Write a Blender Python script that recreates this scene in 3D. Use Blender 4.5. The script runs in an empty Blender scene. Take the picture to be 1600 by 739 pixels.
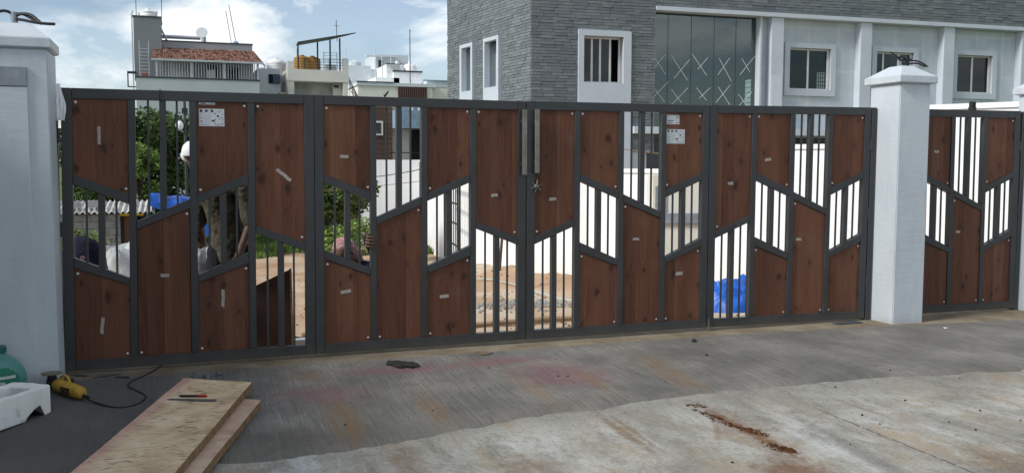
import bpy, bmesh, math, random
from mathutils import Vector, Matrix, noise as mnoise
random.seed(11)
R = random.random
U = random.uniform
S = bpy.context.scene
COL = S.collection

# ------------------------------------------------------------------ camera
yaw, pitch, roll = 0.346464, 0.0774, 0.00185
cam = bpy.data.objects.new('camera', bpy.data.cameras.new('camera'))
COL.objects.link(cam)
rt = Vector((math.cos(yaw), -math.sin(yaw), 0))
hf = Vector((math.sin(yaw), math.cos(yaw), 0))
fw = hf * math.cos(pitch) - Vector((0, 0, math.sin(pitch)))
up = hf * math.sin(pitch) + Vector((0, 0, math.cos(pitch)))
rx = rt * math.cos(roll) + up * math.sin(roll)
uy = up * math.cos(roll) - rt * math.sin(roll)
m = Matrix((rx, uy, -fw)).transposed().to_4x4()
m.translation = Vector((0.8132, -7.7174, 1.56835))
cam.matrix_world = m
cam.data.sensor_width = 36
cam.data.lens = 36 * 1450 / 1600
cam.data.clip_start = 0.05
cam.data.clip_end = 3000
S.camera = cam

# ------------------------------------------------------------------ light
SUN = Vector((-0.80, -0.16, 0.62)).normalized()
SUN_EL = math.asin(SUN.z)
SUN_ROT = math.atan2(SUN.x, SUN.y)
sun = bpy.data.objects.new('sun', bpy.data.lights.new('sun', 'SUN'))
COL.objects.link(sun)
sun.data.energy = 2.6
sun.data.angle = math.radians(14)
sun.data.color = (1.0, 0.975, 0.93)
sun.rotation_euler = SUN.to_track_quat('Z', 'Y').to_euler()

W = bpy.data.worlds.new('World')
S.world = W
W.use_nodes = True
nt = W.node_tree
nt.nodes.clear()


def wn(t, **k):
    n = nt.nodes.new(t)
    for a, b in k.items():
        setattr(n, a, b)
    return n


def wl(a, b):
    nt.links.new(a, b)


sky = wn('ShaderNodeTexSky', sky_type='NISHITA', sun_disc=False)
sky.sun_elevation = SUN_EL
sky.sun_rotation = SUN_ROT
sky.altitude = 900
sky.air_density = 1.0
sky.dust_density = 1.2
sky.ozone_density = 1.0
tc = wn('ShaderNodeTexCoord')
mp = wn('ShaderNodeMapping')
mp.inputs['Scale'].default_value = (1.0, 1.0, 2.1)
mp.inputs['Location'].default_value = (0.35, 0.12, 0.22)
wl(tc.outputs['Generated'], mp.inputs['Vector'])
n1 = wn('ShaderNodeTexNoise')
n1.inputs['Scale'].default_value = 4.6
n1.inputs['Detail'].default_value = 9
n1.inputs['Roughness'].default_value = 0.56
n1.inputs['Distortion'].default_value = 0.25
wl(mp.outputs[0], n1.inputs['Vector'])
r1 = wn('ShaderNodeValToRGB')
r1.color_ramp.elements[0].position = 0.470
r1.color_ramp.elements[1].position = 0.56
r1.color_ramp.elements[0].color = (0.15, 0.15, 0.15, 1)
wl(n1.outputs['Fac'], r1.inputs['Fac'])
mp2 = wn('ShaderNodeMapping')
mp2.inputs['Scale'].default_value = (1.0, 1.0, 2.4)
mp2.inputs['Location'].default_value = (4.35, 2.12, 1.36)
wl(tc.outputs['Generated'], mp2.inputs['Vector'])
n2 = wn('ShaderNodeTexNoise')
n2.inputs['Scale'].default_value = 4.2
n2.inputs['Detail'].default_value = 7
n2.inputs['Roughness'].default_value = 0.5
wl(mp2.outputs[0], n2.inputs['Vector'])
r2 = wn('ShaderNodeValToRGB')
r2.color_ramp.elements[0].position = 0.37
r2.color_ramp.elements[0].color = (3.1, 3.8, 4.5, 1)
r2.color_ramp.elements[1].position = 0.50
r2.color_ramp.elements[1].color = (8.3, 8.7, 8.9, 1)
wl(n2.outputs['Fac'], r2.inputs['Fac'])
mx = wn('ShaderNodeMixRGB')
wl(r1.outputs[0], mx.inputs['Fac'])
wl(sky.outputs[0], mx.inputs['Color1'])
wl(r2.outputs[0], mx.inputs['Color2'])
bg = wn('ShaderNodeBackground')
bg.inputs['Strength'].default_value = 0.10
wo = wn('ShaderNodeOutputWorld')
wl(mx.outputs[0], bg.inputs['Color'])
wl(bg.outputs[0], wo.inputs['Surface'])

S.view_settings.view_transform = 'Standard'
S.view_settings.look = 'None'
S.view_settings.exposure = 0.36
S.view_settings.gamma = 1.0
S.view_settings.use_curve_mapping = False
S.cycles.max_bounces = 6
S.cycles.transparent_max_bounces = 8
S.cycles.use_denoising = True

# ------------------------------------------------------------------ materials
MATS = {}


class NM:
    """small node-material writer"""

    def __init__(s, name):
        s.m = bpy.data.materials.new(name)
        s.m.use_nodes = True
        s.t = s.m.node_tree
        s.t.nodes.clear()
        s.o = s.n('ShaderNodeOutputMaterial')
        s.b = s.n('ShaderNodeBsdfPrincipled')
        s.l(s.b.outputs[0], s.o.inputs['Surface'])
        s.tc = s.n('ShaderNodeTexCoord')

    def n(s, t, **k):
        x = s.t.nodes.new(t)
        for a, b in k.items():
            setattr(x, a, b)
        return x

    def l(s, a, b):
        s.t.links.new(a, b)

    def inp(s, sock, v):
        if hasattr(v, 'links'):
            s.l(v, sock)
        else:
            sock.default_value = v

    def co(s, scale=(1, 1, 1), loc=(0, 0, 0), rot=(0, 0, 0), rnd=0, vec=None):
        x = s.n('ShaderNodeMapping')
        x.inputs['Scale'].default_value = scale
        x.inputs['Location'].default_value = loc
        x.inputs['Rotation'].default_value = rot
        v = vec or s.tc.outputs['Object']
        if rnd:
            oi = s.n('ShaderNodeObjectInfo')
            mu = s.math('MULTIPLY', oi.outputs['Random'], rnd)
            ad = s.n('ShaderNodeVectorMath', operation='ADD')
            s.l(v, ad.inputs[0])
            s.l(mu, ad.inputs[1])
            v = ad.outputs[0]
        s.l(v, x.inputs['Vector'])
        return x.outputs[0]

    def noise(s, vec, scale, detail=4, rough=0.55, dist=0.0):
        x = s.n('ShaderNodeTexNoise')
        s.l(vec, x.inputs['Vector'])
        x.inputs['Scale'].default_value = scale
        x.inputs['Detail'].default_value = detail
        x.inputs['Roughness'].default_value = rough
        x.inputs['Distortion'].default_value = dist
        return x.outputs['Fac']

    def math(s, op, a, b=0.0, clamp=False):
        x = s.n('ShaderNodeMath', operation=op)
        x.use_clamp = clamp
        s.inp(x.inputs[0], a)
        s.inp(x.inputs[1], b)
        return x.outputs[0]

    def ramp(s, fac, *stops):
        x = s.n('ShaderNodeValToRGB')
        e = x.color_ramp.elements
        while len(e) < len(stops):
            e.new(0.5)
        for q, (p, c) in zip(e, stops):
            q.position = p
            q.color = (c, c, c, 1) if isinstance(c, (int, float)) else (*c, 1)
        s.l(fac, x.inputs['Fac'])
        return x.outputs[0]

    def mix(s, fac, a, b, mode='MIX'):
        x = s.n('ShaderNodeMixRGB', blend_type=mode)
        s.inp(x.inputs['Fac'], fac)
        for sock, v in ((x.inputs['Color1'], a), (x.inputs['Color2'], b)):
            s.inp(sock, v if hasattr(v, 'links') else (*v, 1))
        return x.outputs[0]

    def rng(s, v, a, b, c=0.0, d=1.0, smooth=True):
        x = s.n('ShaderNodeMapRange')
        if smooth:
            x.interpolation_type = 'SMOOTHSTEP'
        s.inp(x.inputs['Value'], v)
        for i, q in zip(('From Min', 'From Max', 'To Min', 'To Max'), (a, b, c, d)):
            x.inputs[i].default_value = q
        return x.outputs[0]

    def bump(s, h, strength=0.3, dist=0.01):
        x = s.n('ShaderNodeBump')
        x.inputs['Strength'].default_value = strength
        x.inputs['Distance'].default_value = dist
        s.l(h, x.inputs['Height'])
        s.l(x.outputs[0], s.b.inputs['Normal'])

    def sep(s, vec):
        x = s.n('ShaderNodeSeparateXYZ')
        s.l(vec, x.inputs[0])
        return x.outputs

    def blob(s, cx, cy, rx_, ry_, ang=0.0, nz=0.5, nscale=9.0, soft=0.75):
        """soft irregular stain in the ground plane, 0..1"""
        v = s.co(loc=(-cx, -cy, 0))
        x = s.n('ShaderNodeVectorRotate', rotation_type='Z_AXIS')
        s.l(v, x.inputs['Vector'])
        x.inputs['Angle'].default_value = ang
        y = s.n('ShaderNodeVectorMath', operation='MULTIPLY')
        s.l(x.outputs[0], y.inputs[0])
        y.inputs[1].default_value = (1 / rx_, 1 / ry_, 0)
        z = s.n('ShaderNodeVectorMath', operation='LENGTH')
        s.l(y.outputs[0], z.inputs[0])
        nn = s.noise(s.co(), nscale, 5, 0.65)
        d = s.math('ADD', z.outputs['Value'], s.math('MULTIPLY', s.math('SUBTRACT', nn, 0.5), nz * 2))
        return s.rng(d, 1.0 + soft * .2, 1.0 - soft, 0, 1)

    def done(s, base, rough=0.7, spec=0.3, metal=0.0):
        s.inp(s.b.inputs['Base Color'], base if hasattr(base, 'links') else (*base, 1))
        s.inp(s.b.inputs['Roughness'], rough)
        s.b.inputs['Specular IOR Level'].default_value = spec
        s.b.inputs['Metallic'].default_value = metal
        return s.m


def simple(name, c, rough=0.7, spec=0.3, metal=0.0, var=0.15, scale=6.0, bump=0.0, bscale=60.0, bdist=0.004, rnd=0, tint=None, streak=1.0):
    k = NM(name)
    v = k.co(scale=(1, 1, streak), rnd=rnd)
    f = k.noise(v, scale, 6, 0.6)
    lo = tuple(x * (1 - var) for x in c)
    hi = tuple(min(1, x * (1 + var)) for x in c)
    if tint:
        lo = tint
    col = k.ramp(f, (0.3, lo), (0.7, hi))
    if bump:
        k.bump(k.noise(k.co(), bscale, 5, 0.6), bump, bdist)
    return k.done(col, rough, spec, metal)


MT = {}
MT['frame'] = simple('charcoal_metal_paint', (0.036, 0.038, 0.0405), 0.38, 0.42, 0, 0.30, 3.5, 0.04, 220, 0.001)
k_ = NM('charcoal_metal_paint_dusty')
a_ = k_.noise(k_.co(rnd=4.0), 3.5, 6, .6)
x_, y_, z_ = k_.sep(k_.co())
c_ = k_.ramp(a_, (.3, (.029, .031, .033)), (.7, (.043, .045, .048)))
du_ = k_.math('MULTIPLY', k_.rng(k_.math('ADD', z_, k_.math('MULTIPLY', k_.noise(k_.co(), 9, 5, .7), .12)), .17, .03), .40)
c_ = k_.mix(du_, c_, (.115, .097, .074))
sc_ = k_.noise(k_.co((40, 40, 5), rnd=4.0), 1.0, 4, .7)
c_ = k_.mix(k_.math('MULTIPLY', k_.rng(sc_, .68, .74), .35), c_, (.16, .16, .155))
MT['frame'] = k_.done(c_, k_.rng(a_, .3, .7, .30, .48), .42)
MT['thinbar'] = simple('charcoal_bar_paint', (0.045, 0.047, 0.050), 0.45, 0.4, 0, 0.15, 5)
MT['screw'] = simple('bright_screw', (0.55, 0.55, 0.55), 0.3, 0.5, 0.8, 0.1)
MT['tape'] = simple('masking_tape', (0.34, 0.31, 0.28), 0.6, 0.2, 0, 0.2, 40)
MT['steel'] = simple('raw_steel', (0.20, 0.19, 0.165), 0.42, 0.5, 0.75, 0.35, 9)
MT['pillar'] = None
MT['patch'] = simple('grey_plaster', (0.25, 0.28, 0.31), 0.85, 0.2, 0, 0.2, 9, 0.3, 90)
MT['white_wall'] = None
MT['cream'] = simple('cream_paint', (0.72, 0.70, 0.63), 0.8, 0.2, 0, 0.06, 1.5)
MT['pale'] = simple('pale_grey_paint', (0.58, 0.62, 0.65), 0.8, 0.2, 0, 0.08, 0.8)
MT['house_grey'] = simple('grey_house_paint', (0.33, 0.335, 0.345), 0.85, 0.2, 0, 0.07, 0.5)
MT['house_light'] = simple('light_grey_house_paint', (0.46, 0.51, 0.52), 0.85, 0.2, 0, 0.07, 0.5)
MT['dark_coping'] = simple('dark_coping', (0.05, 0.055, 0.06), 0.7, 0.3)
MT['tower'] = simple('slate_grey_paint', (0.21, 0.23, 0.245), 0.85, 0.2, 0, 0.07, 0.5)
MT['tile'] = simple('terracotta_plain', (0.30, 0.115, 0.07), 0.8, 0.2, 0, 0.35, 3.0)
MT['lightmetal'] = simple('galvanised', (0.48, 0.50, 0.52), 0.5, 0.4, 0.3, 0.12)
MT['white_plastic'] = simple('white_plastic', (0.78, 0.79, 0.79), 0.5, 0.4, 0, 0.05)
MT['brown_plastic'] = simple('ochre_plastic', (0.36, 0.20, 0.055), 0.5, 0.4, 0, 0.15)
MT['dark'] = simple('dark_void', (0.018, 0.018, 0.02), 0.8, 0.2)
MT['black_metal'] = simple('black_metal', (0.02, 0.02, 0.022), 0.5, 0.4)
MT['blue_paint'] = simple('blue_grey_paint', (0.24, 0.33, 0.42), 0.8, 0.2)
MT['wood_clad'] = simple('brown_cladding', (0.11, 0.065, 0.05), 0.7, 0.3, 0, 0.3, 4)
MT['trim_blue'] = simple('bluish_white_trim', (0.49, 0.545, 0.59), 0.8, 0.25, 0, 0.06, 1.3, 0.1, 30)
MT['bldg'] = None
MT['upvc'] = simple('white_upvc', (0.62, 0.63, 0.62), 0.45, 0.4, 0, 0.12, 12)
MT['blocks'] = simple('cement_block', (0.26, 0.27, 0.27), 0.9, 0.1, 0, 0.2, 8, 0.4, 40, 0.01, rnd=30)
MT['sheet'] = simple('cement_sheet', (0.46, 0.455, 0.43), 0.8, 0.2, 0, 0.3, 2.0)
MT['yellow'] = simple('yellow_frame', (0.52, 0.38, 0.03), 0.6, 0.3)
MT['tarp'] = simple('blue_tarpaulin', (0.010, 0.10, 0.47), 0.42, 0.4, 0, 0.35, 5)
MT['rubble'] = simple('pale_sacking', (0.40, 0.41, 0.41), 0.8, 0.2, 0, 0.25, 4, 0.4, 12, 0.05)
MT['navy'] = simple('navy_cloth', (0.014, 0.017, 0.032), 0.9, 0.15, 0, 0.2, 12, 0.3, 60, 0.004)
MT['camo'] = None
MT['white_cloth'] = simple('white_cloth', (0.68, 0.68, 0.68), 0.9, 0.1, 0, 0.08, 12)
MT['trousers'] = simple('dark_trousers', (0.022, 0.022, 0.025), 0.9, 0.1)
MT['jeans'] = simple('blue_jeans', (0.05, 0.10, 0.19), 0.9, 0.1, 0, 0.3, 10)
MT['skin'] = simple('brown_skin', (0.115, 0.062, 0.042), 0.55, 0.35, 0, 0.12, 14)
MT['hair'] = simple('black_hair', (0.010, 0.009, 0.009), 0.6, 0.3)
MT['black_cable'] = simple('black_cable', (0.010, 0.011, 0.014), 0.45, 0.4)
MT['rag'] = simple('white_rag', (0.82, 0.82, 0.84), 0.85, 0.15, 0, 0.06, 15)
MT['rubber'] = simple('dark_rubber', (0.022, 0.022, 0.022), 0.6, 0.3)
MT['tool_yellow'] = simple('yellow_tool_plastic', (0.42, 0.245, 0.025), 0.45, 0.4, 0, 0.25, 25)
MT['disc'] = simple('abrasive_disc', (0.16, 0.14, 0.105), 0.8, 0.2, 0, 0.3, 40)
MT['red'] = simple('red_plastic', (0.34, 0.012, 0.010), 0.4, 0.4)
MT['glove'] = simple('dirty_glove', (0.030, 0.032, 0.029), 0.9, 0.1, 0, 0.4, 30, 0.5, 150, 0.003)
MT['stone'] = simple('dark_stone', (0.055, 0.045, 0.035), 0.9, 0.1, 0, 0.3, 20)
MT['gravel'] = simple('grey_gravel', (0.30, 0.29, 0.27), 0.9, 0.1, 0, 0.35, 12)
MT['rust'] = simple('rust_soil', (0.080, 0.036, 0.016), 0.95, 0.1, 0, 0.4, 20)
MT['scrap'] = simple('grey_sheet_scrap', (0.060, 0.075, 0.085), 0.6, 0.3)
MT['bark'] = simple('bark', (0.075, 0.055, 0.04), 0.9, 0.1, 0, 0.3, 9)
MT['bolt'] = simple('zinc_bolt', (0.30, 0.34, 0.38), 0.35, 0.5, 0.8, 0.2)
MT['ply_brown'] = simple('film_faced_ply', (0.055, 0.026, 0.018), 0.55, 0.3, 0, 0.25, 6, streak=.1)
MT['plankwood'] = simple('raw_plank', (0.26, 0.175, 0.10), 0.8, 0.2, 0, 0.25, 8)
MT['grass_blade'] = simple('grass_blades', (0.085, 0.14, 0.030), 0.8, 0.2, 0, 0.4, 1.3)
MT['label_green'] = simple('green_label', (0.008, 0.14, 0.085), 0.5, 0.3, 0, 0.2, 20)
MT['label_pale'] = simple('pale_print', (0.42, 0.46, 0.42), 0.5, 0.3)
MT['paper'] = simple('sticker_paper', (0.52, 0.55, 0.57), 0.5, 0.3, 0, 0.06, 30)
MT['ink'] = simple('sticker_ink', (0.035, 0.04, 0.05), 0.6, 0.2)
MT['ink_soft'] = simple('sticker_ink_pale', (0.26, 0.28, 0.30), 0.6, 0.2)
MT['stairs'] = simple('stair_plaster', (0.52, 0.55, 0.52), 0.8, 0.2)
MT['door_brown'] = simple('brown_door', (0.115, 0.065, 0.035), 0.6, 0.3, 0, 0.2, 3)
MT['bright'] = simple('far_daylit_wall', (0.85, 0.86, 0.85), 0.8, 0.2)
MT['cap_white'] = simple('white_cap', (0.78, 0.79, 0.80), 0.7, 0.3, 0, 0.05)
k_ = NM('far_window_glow')
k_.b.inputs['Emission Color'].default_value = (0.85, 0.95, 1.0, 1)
k_.b.inputs['Emission Strength'].default_value = 0.9  # glow stands in for daylight coming through the far windows
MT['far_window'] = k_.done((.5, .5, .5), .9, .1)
MT['curtain'] = simple('pale_curtain', (0.32, 0.33, 0.31), 0.9, 0.1, 0, 0.2, 10)


def wood_mat():
    k = NM('wood_grain_panel')
    ob = k.co(rnd=37.0)
    x, y, z = k.sep(ob)
    # printed planks of uneven tone
    wob = k.math('MULTIPLY', k.noise(k.co((3, 3, .3), rnd=37.0), 1.0, 2), 0.05)
    pl = k.math('FLOOR', k.math('DIVIDE', k.math('ADD', x, wob), 0.145))
    wnz = k.n('ShaderNodeTexWhiteNoise', noise_dimensions='1D')
    k.l(pl, wnz.inputs['W'])
    tone = wnz.outputs['Value']
    sh = k.n('ShaderNodeVectorMath', operation='ADD')
    k.l(ob, sh.inputs[0])
    k.l(k.math('MULTIPLY', tone, 13.0), sh.inputs[1])
    pv = sh.outputs[0]
    # knots first: the grain flows round them
    vo = k.n('ShaderNodeTexVoronoi', feature='F1')
    vo.voronoi_dimensions = '2D'
    kx, ky, kz = k.sep(k.co((5.2, 1, 3.3), rnd=37.0))
    kc = k.n('ShaderNodeCombineXYZ')
    k.l(kx, kc.inputs[0])
    k.l(kz, kc.inputs[1])
    k.l(kc.outputs[0], vo.inputs['Vector'])
    vo.inputs['Scale'].default_value = 1.0
    wk = k.n('ShaderNodeTexWhiteNoise', noise_dimensions='3D')
    k.l(vo.outputs['Position'], wk.inputs['Vector'])
    keep = k.rng(wk.outputs['Value'], 0.26, 0.36)
    halo = k.math('MULTIPLY', k.rng(vo.outputs['Distance'], 0.42, 0.0), keep)
    bend = k.n('ShaderNodeCombineXYZ')
    k.l(k.math('MULTIPLY', halo, 0.055), bend.inputs[0])
    pv2 = k.n('ShaderNodeVectorMath', operation='ADD')
    k.l(pv, pv2.inputs[0])
    k.l(bend.outputs[0], pv2.inputs[1])
    fine = k.noise(k.co((85, 85, 2.4), vec=pv2.outputs[0]), 1.0, 6, 0.72, 0.5)
    rings = k.math('SINE', k.math('MULTIPLY', k.noise(k.co((7, 7, 0.55), vec=pv2.outputs[0]), 1.0, 2, 0.5, 0.2), 62.0))
    broad = k.noise(k.co((6, 6, 0.8), vec=pv), 1.0, 3, 0.5)
    f = k.math('ADD', k.math('MULTIPLY', fine, 0.34), k.math('MULTIPLY', rings, 0.030))
    f = k.math('ADD', f, k.math('MULTIPLY', broad, 0.40))
    f = k.math('ADD', f, k.math('MULTIPLY', k.math('SUBTRACT', tone, 0.5), 0.20))
    col = k.ramp(f, (0.16, (0.058, 0.0235, 0.0140)), (0.36, (0.114, 0.0465, 0.0268)), (0.60, (0.182, 0.0810, 0.0465)))
    d = k.math('ADD', k.math('MULTIPLY', vo.outputs['Distance'], k.rng(wk.outputs['Value'], 0.35, 1.0, 2.6, 1.0, False)), k.math('MULTIPLY', k.math('SUBTRACT', k.noise(k.co((26, 26, 9), rnd=37.), 1.0, 4), .5), 0.42))
    kn = k.math('MULTIPLY', k.rng(d, 0.22, 0.03, 0, 0.78), keep)
    col = k.mix(kn, col, (0.020, 0.0095, 0.0075))
    col = k.mix(k.math('MULTIPLY', halo, 0.22), col, (0.052, 0.022, 0.013))
    # short dark checks along the grain
    ck = k.noise(k.co((60, 60, 6.5), vec=pv), 1.0, 2, 0.5)
    col = k.mix(k.math('MULTIPLY', k.rng(ck, 0.70, 0.76), 0.8), col, (0.020, 0.010, 0.008))
    du = k.noise(k.co(rnd=5.0), 3.0, 5, 0.7)
    col = k.mix(k.math('MULTIPLY', k.rng(du, 0.55, 0.80), 0.14), col, (0.26, 0.22, 0.19))
    k.bump(fine, 0.12, 0.002)
    return k.done(col, k.rng(du, 0.3, 0.7, 0.48, 0.68), 0.22)


MT['wood'] = wood_mat()


def pillar_mat():
    k = NM('bluish_white_pillar_paint')
    a = k.noise(k.co((1, 1, .45)), 2.2, 6, 0.62)
    b = k.noise(k.co((1, 1, .2)), 9.0, 4, 0.6)
    col = k.ramp(a, (0.25, (0.46, 0.50, 0.54)), (0.75, (0.555, 0.60, 0.63)))
    col = k.mix(k.math('MULTIPLY', k.rng(b, 0.5, 0.75), 0.40), col, (0.375, 0.42, 0.47))
    x, y, z = k.sep(k.co())
    dirt = k.math('MULTIPLY', k.rng(k.math('ADD', z, k.math('MULTIPLY', k.noise(k.co(), 7, 5), 0.22)), 0.26, 0.05), 0.55)
    col = k.mix(dirt, col, (0.30, 0.29, 0.27))
    h = k.math('ADD', k.noise(k.co((1, 1, 1)), 26, 6, 0.7), k.math('MULTIPLY', k.noise(k.co((1, 1, 4)), 7, 4), 1.4))
    k.bump(h, 0.28, 0.006)
    return k.done(col, 0.62, 0.3)


MT['pillar'] = pillar_mat()


def white_wall_mat():
    k = NM('white_wall_paint')
    a = k.noise(k.co(), 1.1, 5, 0.6)
    st = k.noise(k.co((3.5, 3.5, .18)), 1.3, 6, 0.65)
    col = k.ramp(a, (.3, (.78, .79, .79)), (.7, (.86, .87, .87)))
    col = k.mix(k.math('MULTIPLY', k.rng(st, .52, .70), .35), col, (.60, .60, .575))
    x, y, z = k.sep(k.co())
    sp = k.rng(k.math('ADD', z, k.math('MULTIPLY', k.noise(k.co(), 5, 5, .7), .5)), 1.35, .75)
    col = k.mix(k.math('MULTIPLY', sp, .22), col, (.58, .50, .41))
    k.bump(k.noise(k.co(), 30, 5), .2, .006)
    return k.done(col, .8, .2)


MT['white_wall'] = white_wall_mat()


def bldg_mat():
    k = NM('weathered_primer_wall')
    a = k.noise(k.co((1, 1, 1.3)), 1.3, 6, 0.6)
    st = k.noise(k.co((2.2, 2.2, .12)), 1.6, 5, 0.65)
    col = k.ramp(a, (0.3, (0.42, 0.475, 0.515)), (0.7, (0.54, 0.595, 0.63)))
    col = k.mix(k.math('MULTIPLY', k.rng(st, 0.52, 0.72), 0.45), col, (0.35, 0.395, 0.43))
    # paler putty bands
    x, y, z = k.sep(k.co())
    bd = k.math('ABSOLUTE', k.math('SUBTRACT', k.math('FRACT', k.math('DIVIDE', x, 1.27)), 0.5))
    col = k.mix(k.math('MULTIPLY', k.rng(bd, 0.06, 0.03), k.math('MULTIPLY', a, 0.55)), col, (0.66, 0.70, 0.72))
    bd2 = k.math('ABSOLUTE', k.math('SUBTRACT', k.math('FRACT', k.math('DIVIDE', z, 1.52)), 0.22))
    col = k.mix(k.math('MULTIPLY', k.rng(bd2, 0.05, 0.02), k.math('MULTIPLY', st, 0.5)), col, (0.66, 0.70, 0.72))
    return k.done(col, 0.85, 0.2)


MT['bldg'] = bldg_mat()


def slate_mat():
    k = NM('grey_slate_strips')
    gi = k.n('ShaderNodeNewGeometry')
    rp = gi.outputs['Random Per Island']
    a = k.noise(k.co(), 4.0, 6, 0.65)
    big = k.noise(k.co(), 0.55, 4, 0.6)
    f = k.math('ADD', k.math('MULTIPLY', rp, 0.45), k.math('MULTIPLY', a, 0.35))
    f = k.math('ADD', f, k.math('MULTIPLY', big, 0.45))
    col = k.ramp(f, (0.25, (0.115, 0.134, 0.146)), (0.62, (0.152, 0.173, 0.184)), (0.98, (0.215, 0.237, 0.246)))
    wh = k.noise(k.co((1.2, 1.2, 5)), 2.6, 5, 0.7)
    col = k.mix(k.math('MULTIPLY', k.rng(wh, 0.66, 0.74), 0.6), col, (0.46, 0.48, 0.48))
    k.bump(a, 0.5, 0.02)
    return k.done(col, 0.75, 0.3)


MT['slate'] = slate_mat()
MT['slate_joint'] = simple('dark_slate_joint', (0.055, 0.062, 0.068), 0.9, 0.1, 0, 0.3, 2)


def tile_mat():
    k = NM('clay_tiles')
    gi = k.n('ShaderNodeNewGeometry')
    a = k.noise(k.co(), 3.0, 4)
    f = k.math('ADD', k.math('MULTIPLY', gi.outputs['Random Per Island'], .75), k.math('MULTIPLY', a, .25))
    return k.done(k.ramp(f, (.15, (.085, .042, .032)), (.5, (.205, .100, .072)), (.85, (.32, .18, .135))), .85, .2)


MT['tile'] = tile_mat()


def camo_mat():
    k = NM('blotched_khaki_cloth')
    a = k.noise(k.co((1, 1, 1.3)), 5.0, 5, 0.6, 0.8)
    col = k.ramp(a, (0.36, (0.030, 0.027, 0.022)), (0.52, (0.075, 0.066, 0.050)), (0.72, (0.13, 0.118, 0.088)))
    k.bump(k.noise(k.co(), 22, 4), 0.5, 0.02)
    return k.done(col, 0.9, 0.1)


MT['camo'] = camo_mat()


def pink_mat():
    k = NM('pink_patterned_cloth')
    a = k.noise(k.co(), 38.0, 3, 0.6)
    b = k.noise(k.co(), 8.0, 3, 0.6)
    col = k.ramp(a, (0.40, (0.30, 0.11, 0.13)), (0.58, (0.50, 0.30, 0.30)), (0.7, (0.62, 0.52, 0.46)))
    col = k.mix(k.math('MULTIPLY', b, .35), col, (0.55, 0.40, 0.36))
    return k.done(col, 0.9, 0.1)


MT['pink'] = pink_mat()


def leaf_mat(name, dark, light):
    k = NM(name)
    gi = k.n('ShaderNodeNewGeometry')
    a = k.noise(k.co(), 1.6, 3, 0.6)
    f = k.math('ADD', k.math('MULTIPLY', gi.outputs['Random Per Island'], 0.6), k.math('MULTIPLY', a, 0.5))
    col = k.ramp(f, (0.25, dark), (0.85, light))
    k.b.inputs['Transmission Weight'].default_value = 0.0
    return k.done(col, 0.6, 0.25)


MT['leaf_dark'] = leaf_mat('dark_green_leaves', (0.028, 0.056, 0.017), (0.115, 0.185, 0.046))
MT['leaf_mid'] = leaf_mat('mid_green_leaves', (0.060, 0.110, 0.024), (0.20, 0.30, 0.07))
MT['leaf_light'] = leaf_mat('fresh_green_leaves', (0.085, 0.145, 0.030), (0.24, 0.33, 0.085))


def glass_mat(name, tint, refl=0.35, alpha=0.55):
    """window glass: sharp reflection over a tinted see-through pane"""
    k = NM(name)
    gl = k.n('ShaderNodeBsdfGlossy')
    gl.inputs['Roughness'].default_value = 0.02
    gl.inputs['Color'].default_value = (0.85, 0.9, 0.9, 1)
    tr = k.n('ShaderNodeBsdfTransparent')
    tr.inputs['Color'].default_value = (*tint, 1)
    fr = k.n('ShaderNodeFresnel')
    fr.inputs['IOR'].default_value = 1.5
    f = k.math('ADD', fr.outputs[0], refl, True)
    ms = k.n('ShaderNodeMixShader')
    k.l(f, ms.inputs['Fac'])
    k.l(tr.outputs[0], ms.inputs[1])
    k.l(gl.outputs[0], ms.inputs[2])
    k.l(ms.outputs[0], k.o.inputs['Surface'])
    return k.m


MT['glass'] = glass_mat('dark_window_glass', (0.36, 0.40, 0.38), 0.0)
MT['atrium_glass'] = glass_mat('greenish_atrium_glass', (0.45, 0.54, 0.51), 0.07)

# ground materials ------------------------------------------------------


def strip_mat():
    k = NM('tan_threshold_cement')
    a = k.noise(k.co(), 3.2, 8, 0.68)
    b = k.noise(k.co(), 26, 5, 0.7)
    col = k.ramp(a, (0.30, (0.135, 0.108, 0.074)), (0.50, (0.205, 0.168, 0.118)), (0.72, (0.29, 0.25, 0.187)))
    col = k.mix(k.math('MULTIPLY', k.rng(b, 0.55, 0.75), 0.30), col, (0.16, 0.13, 0.095))
    x, y, z = k.sep(k.co())
    col = k.mix(k.math('MULTIPLY', k.rng(x, 3.2, 0.2), 0.30), col, (0.09, 0.072, 0.05))
    k.bump(k.math('ADD', a, k.math('MULTIPLY', b, .4)), 0.5, 0.012)
    return k.done(col, 0.9, 0.15)


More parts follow.
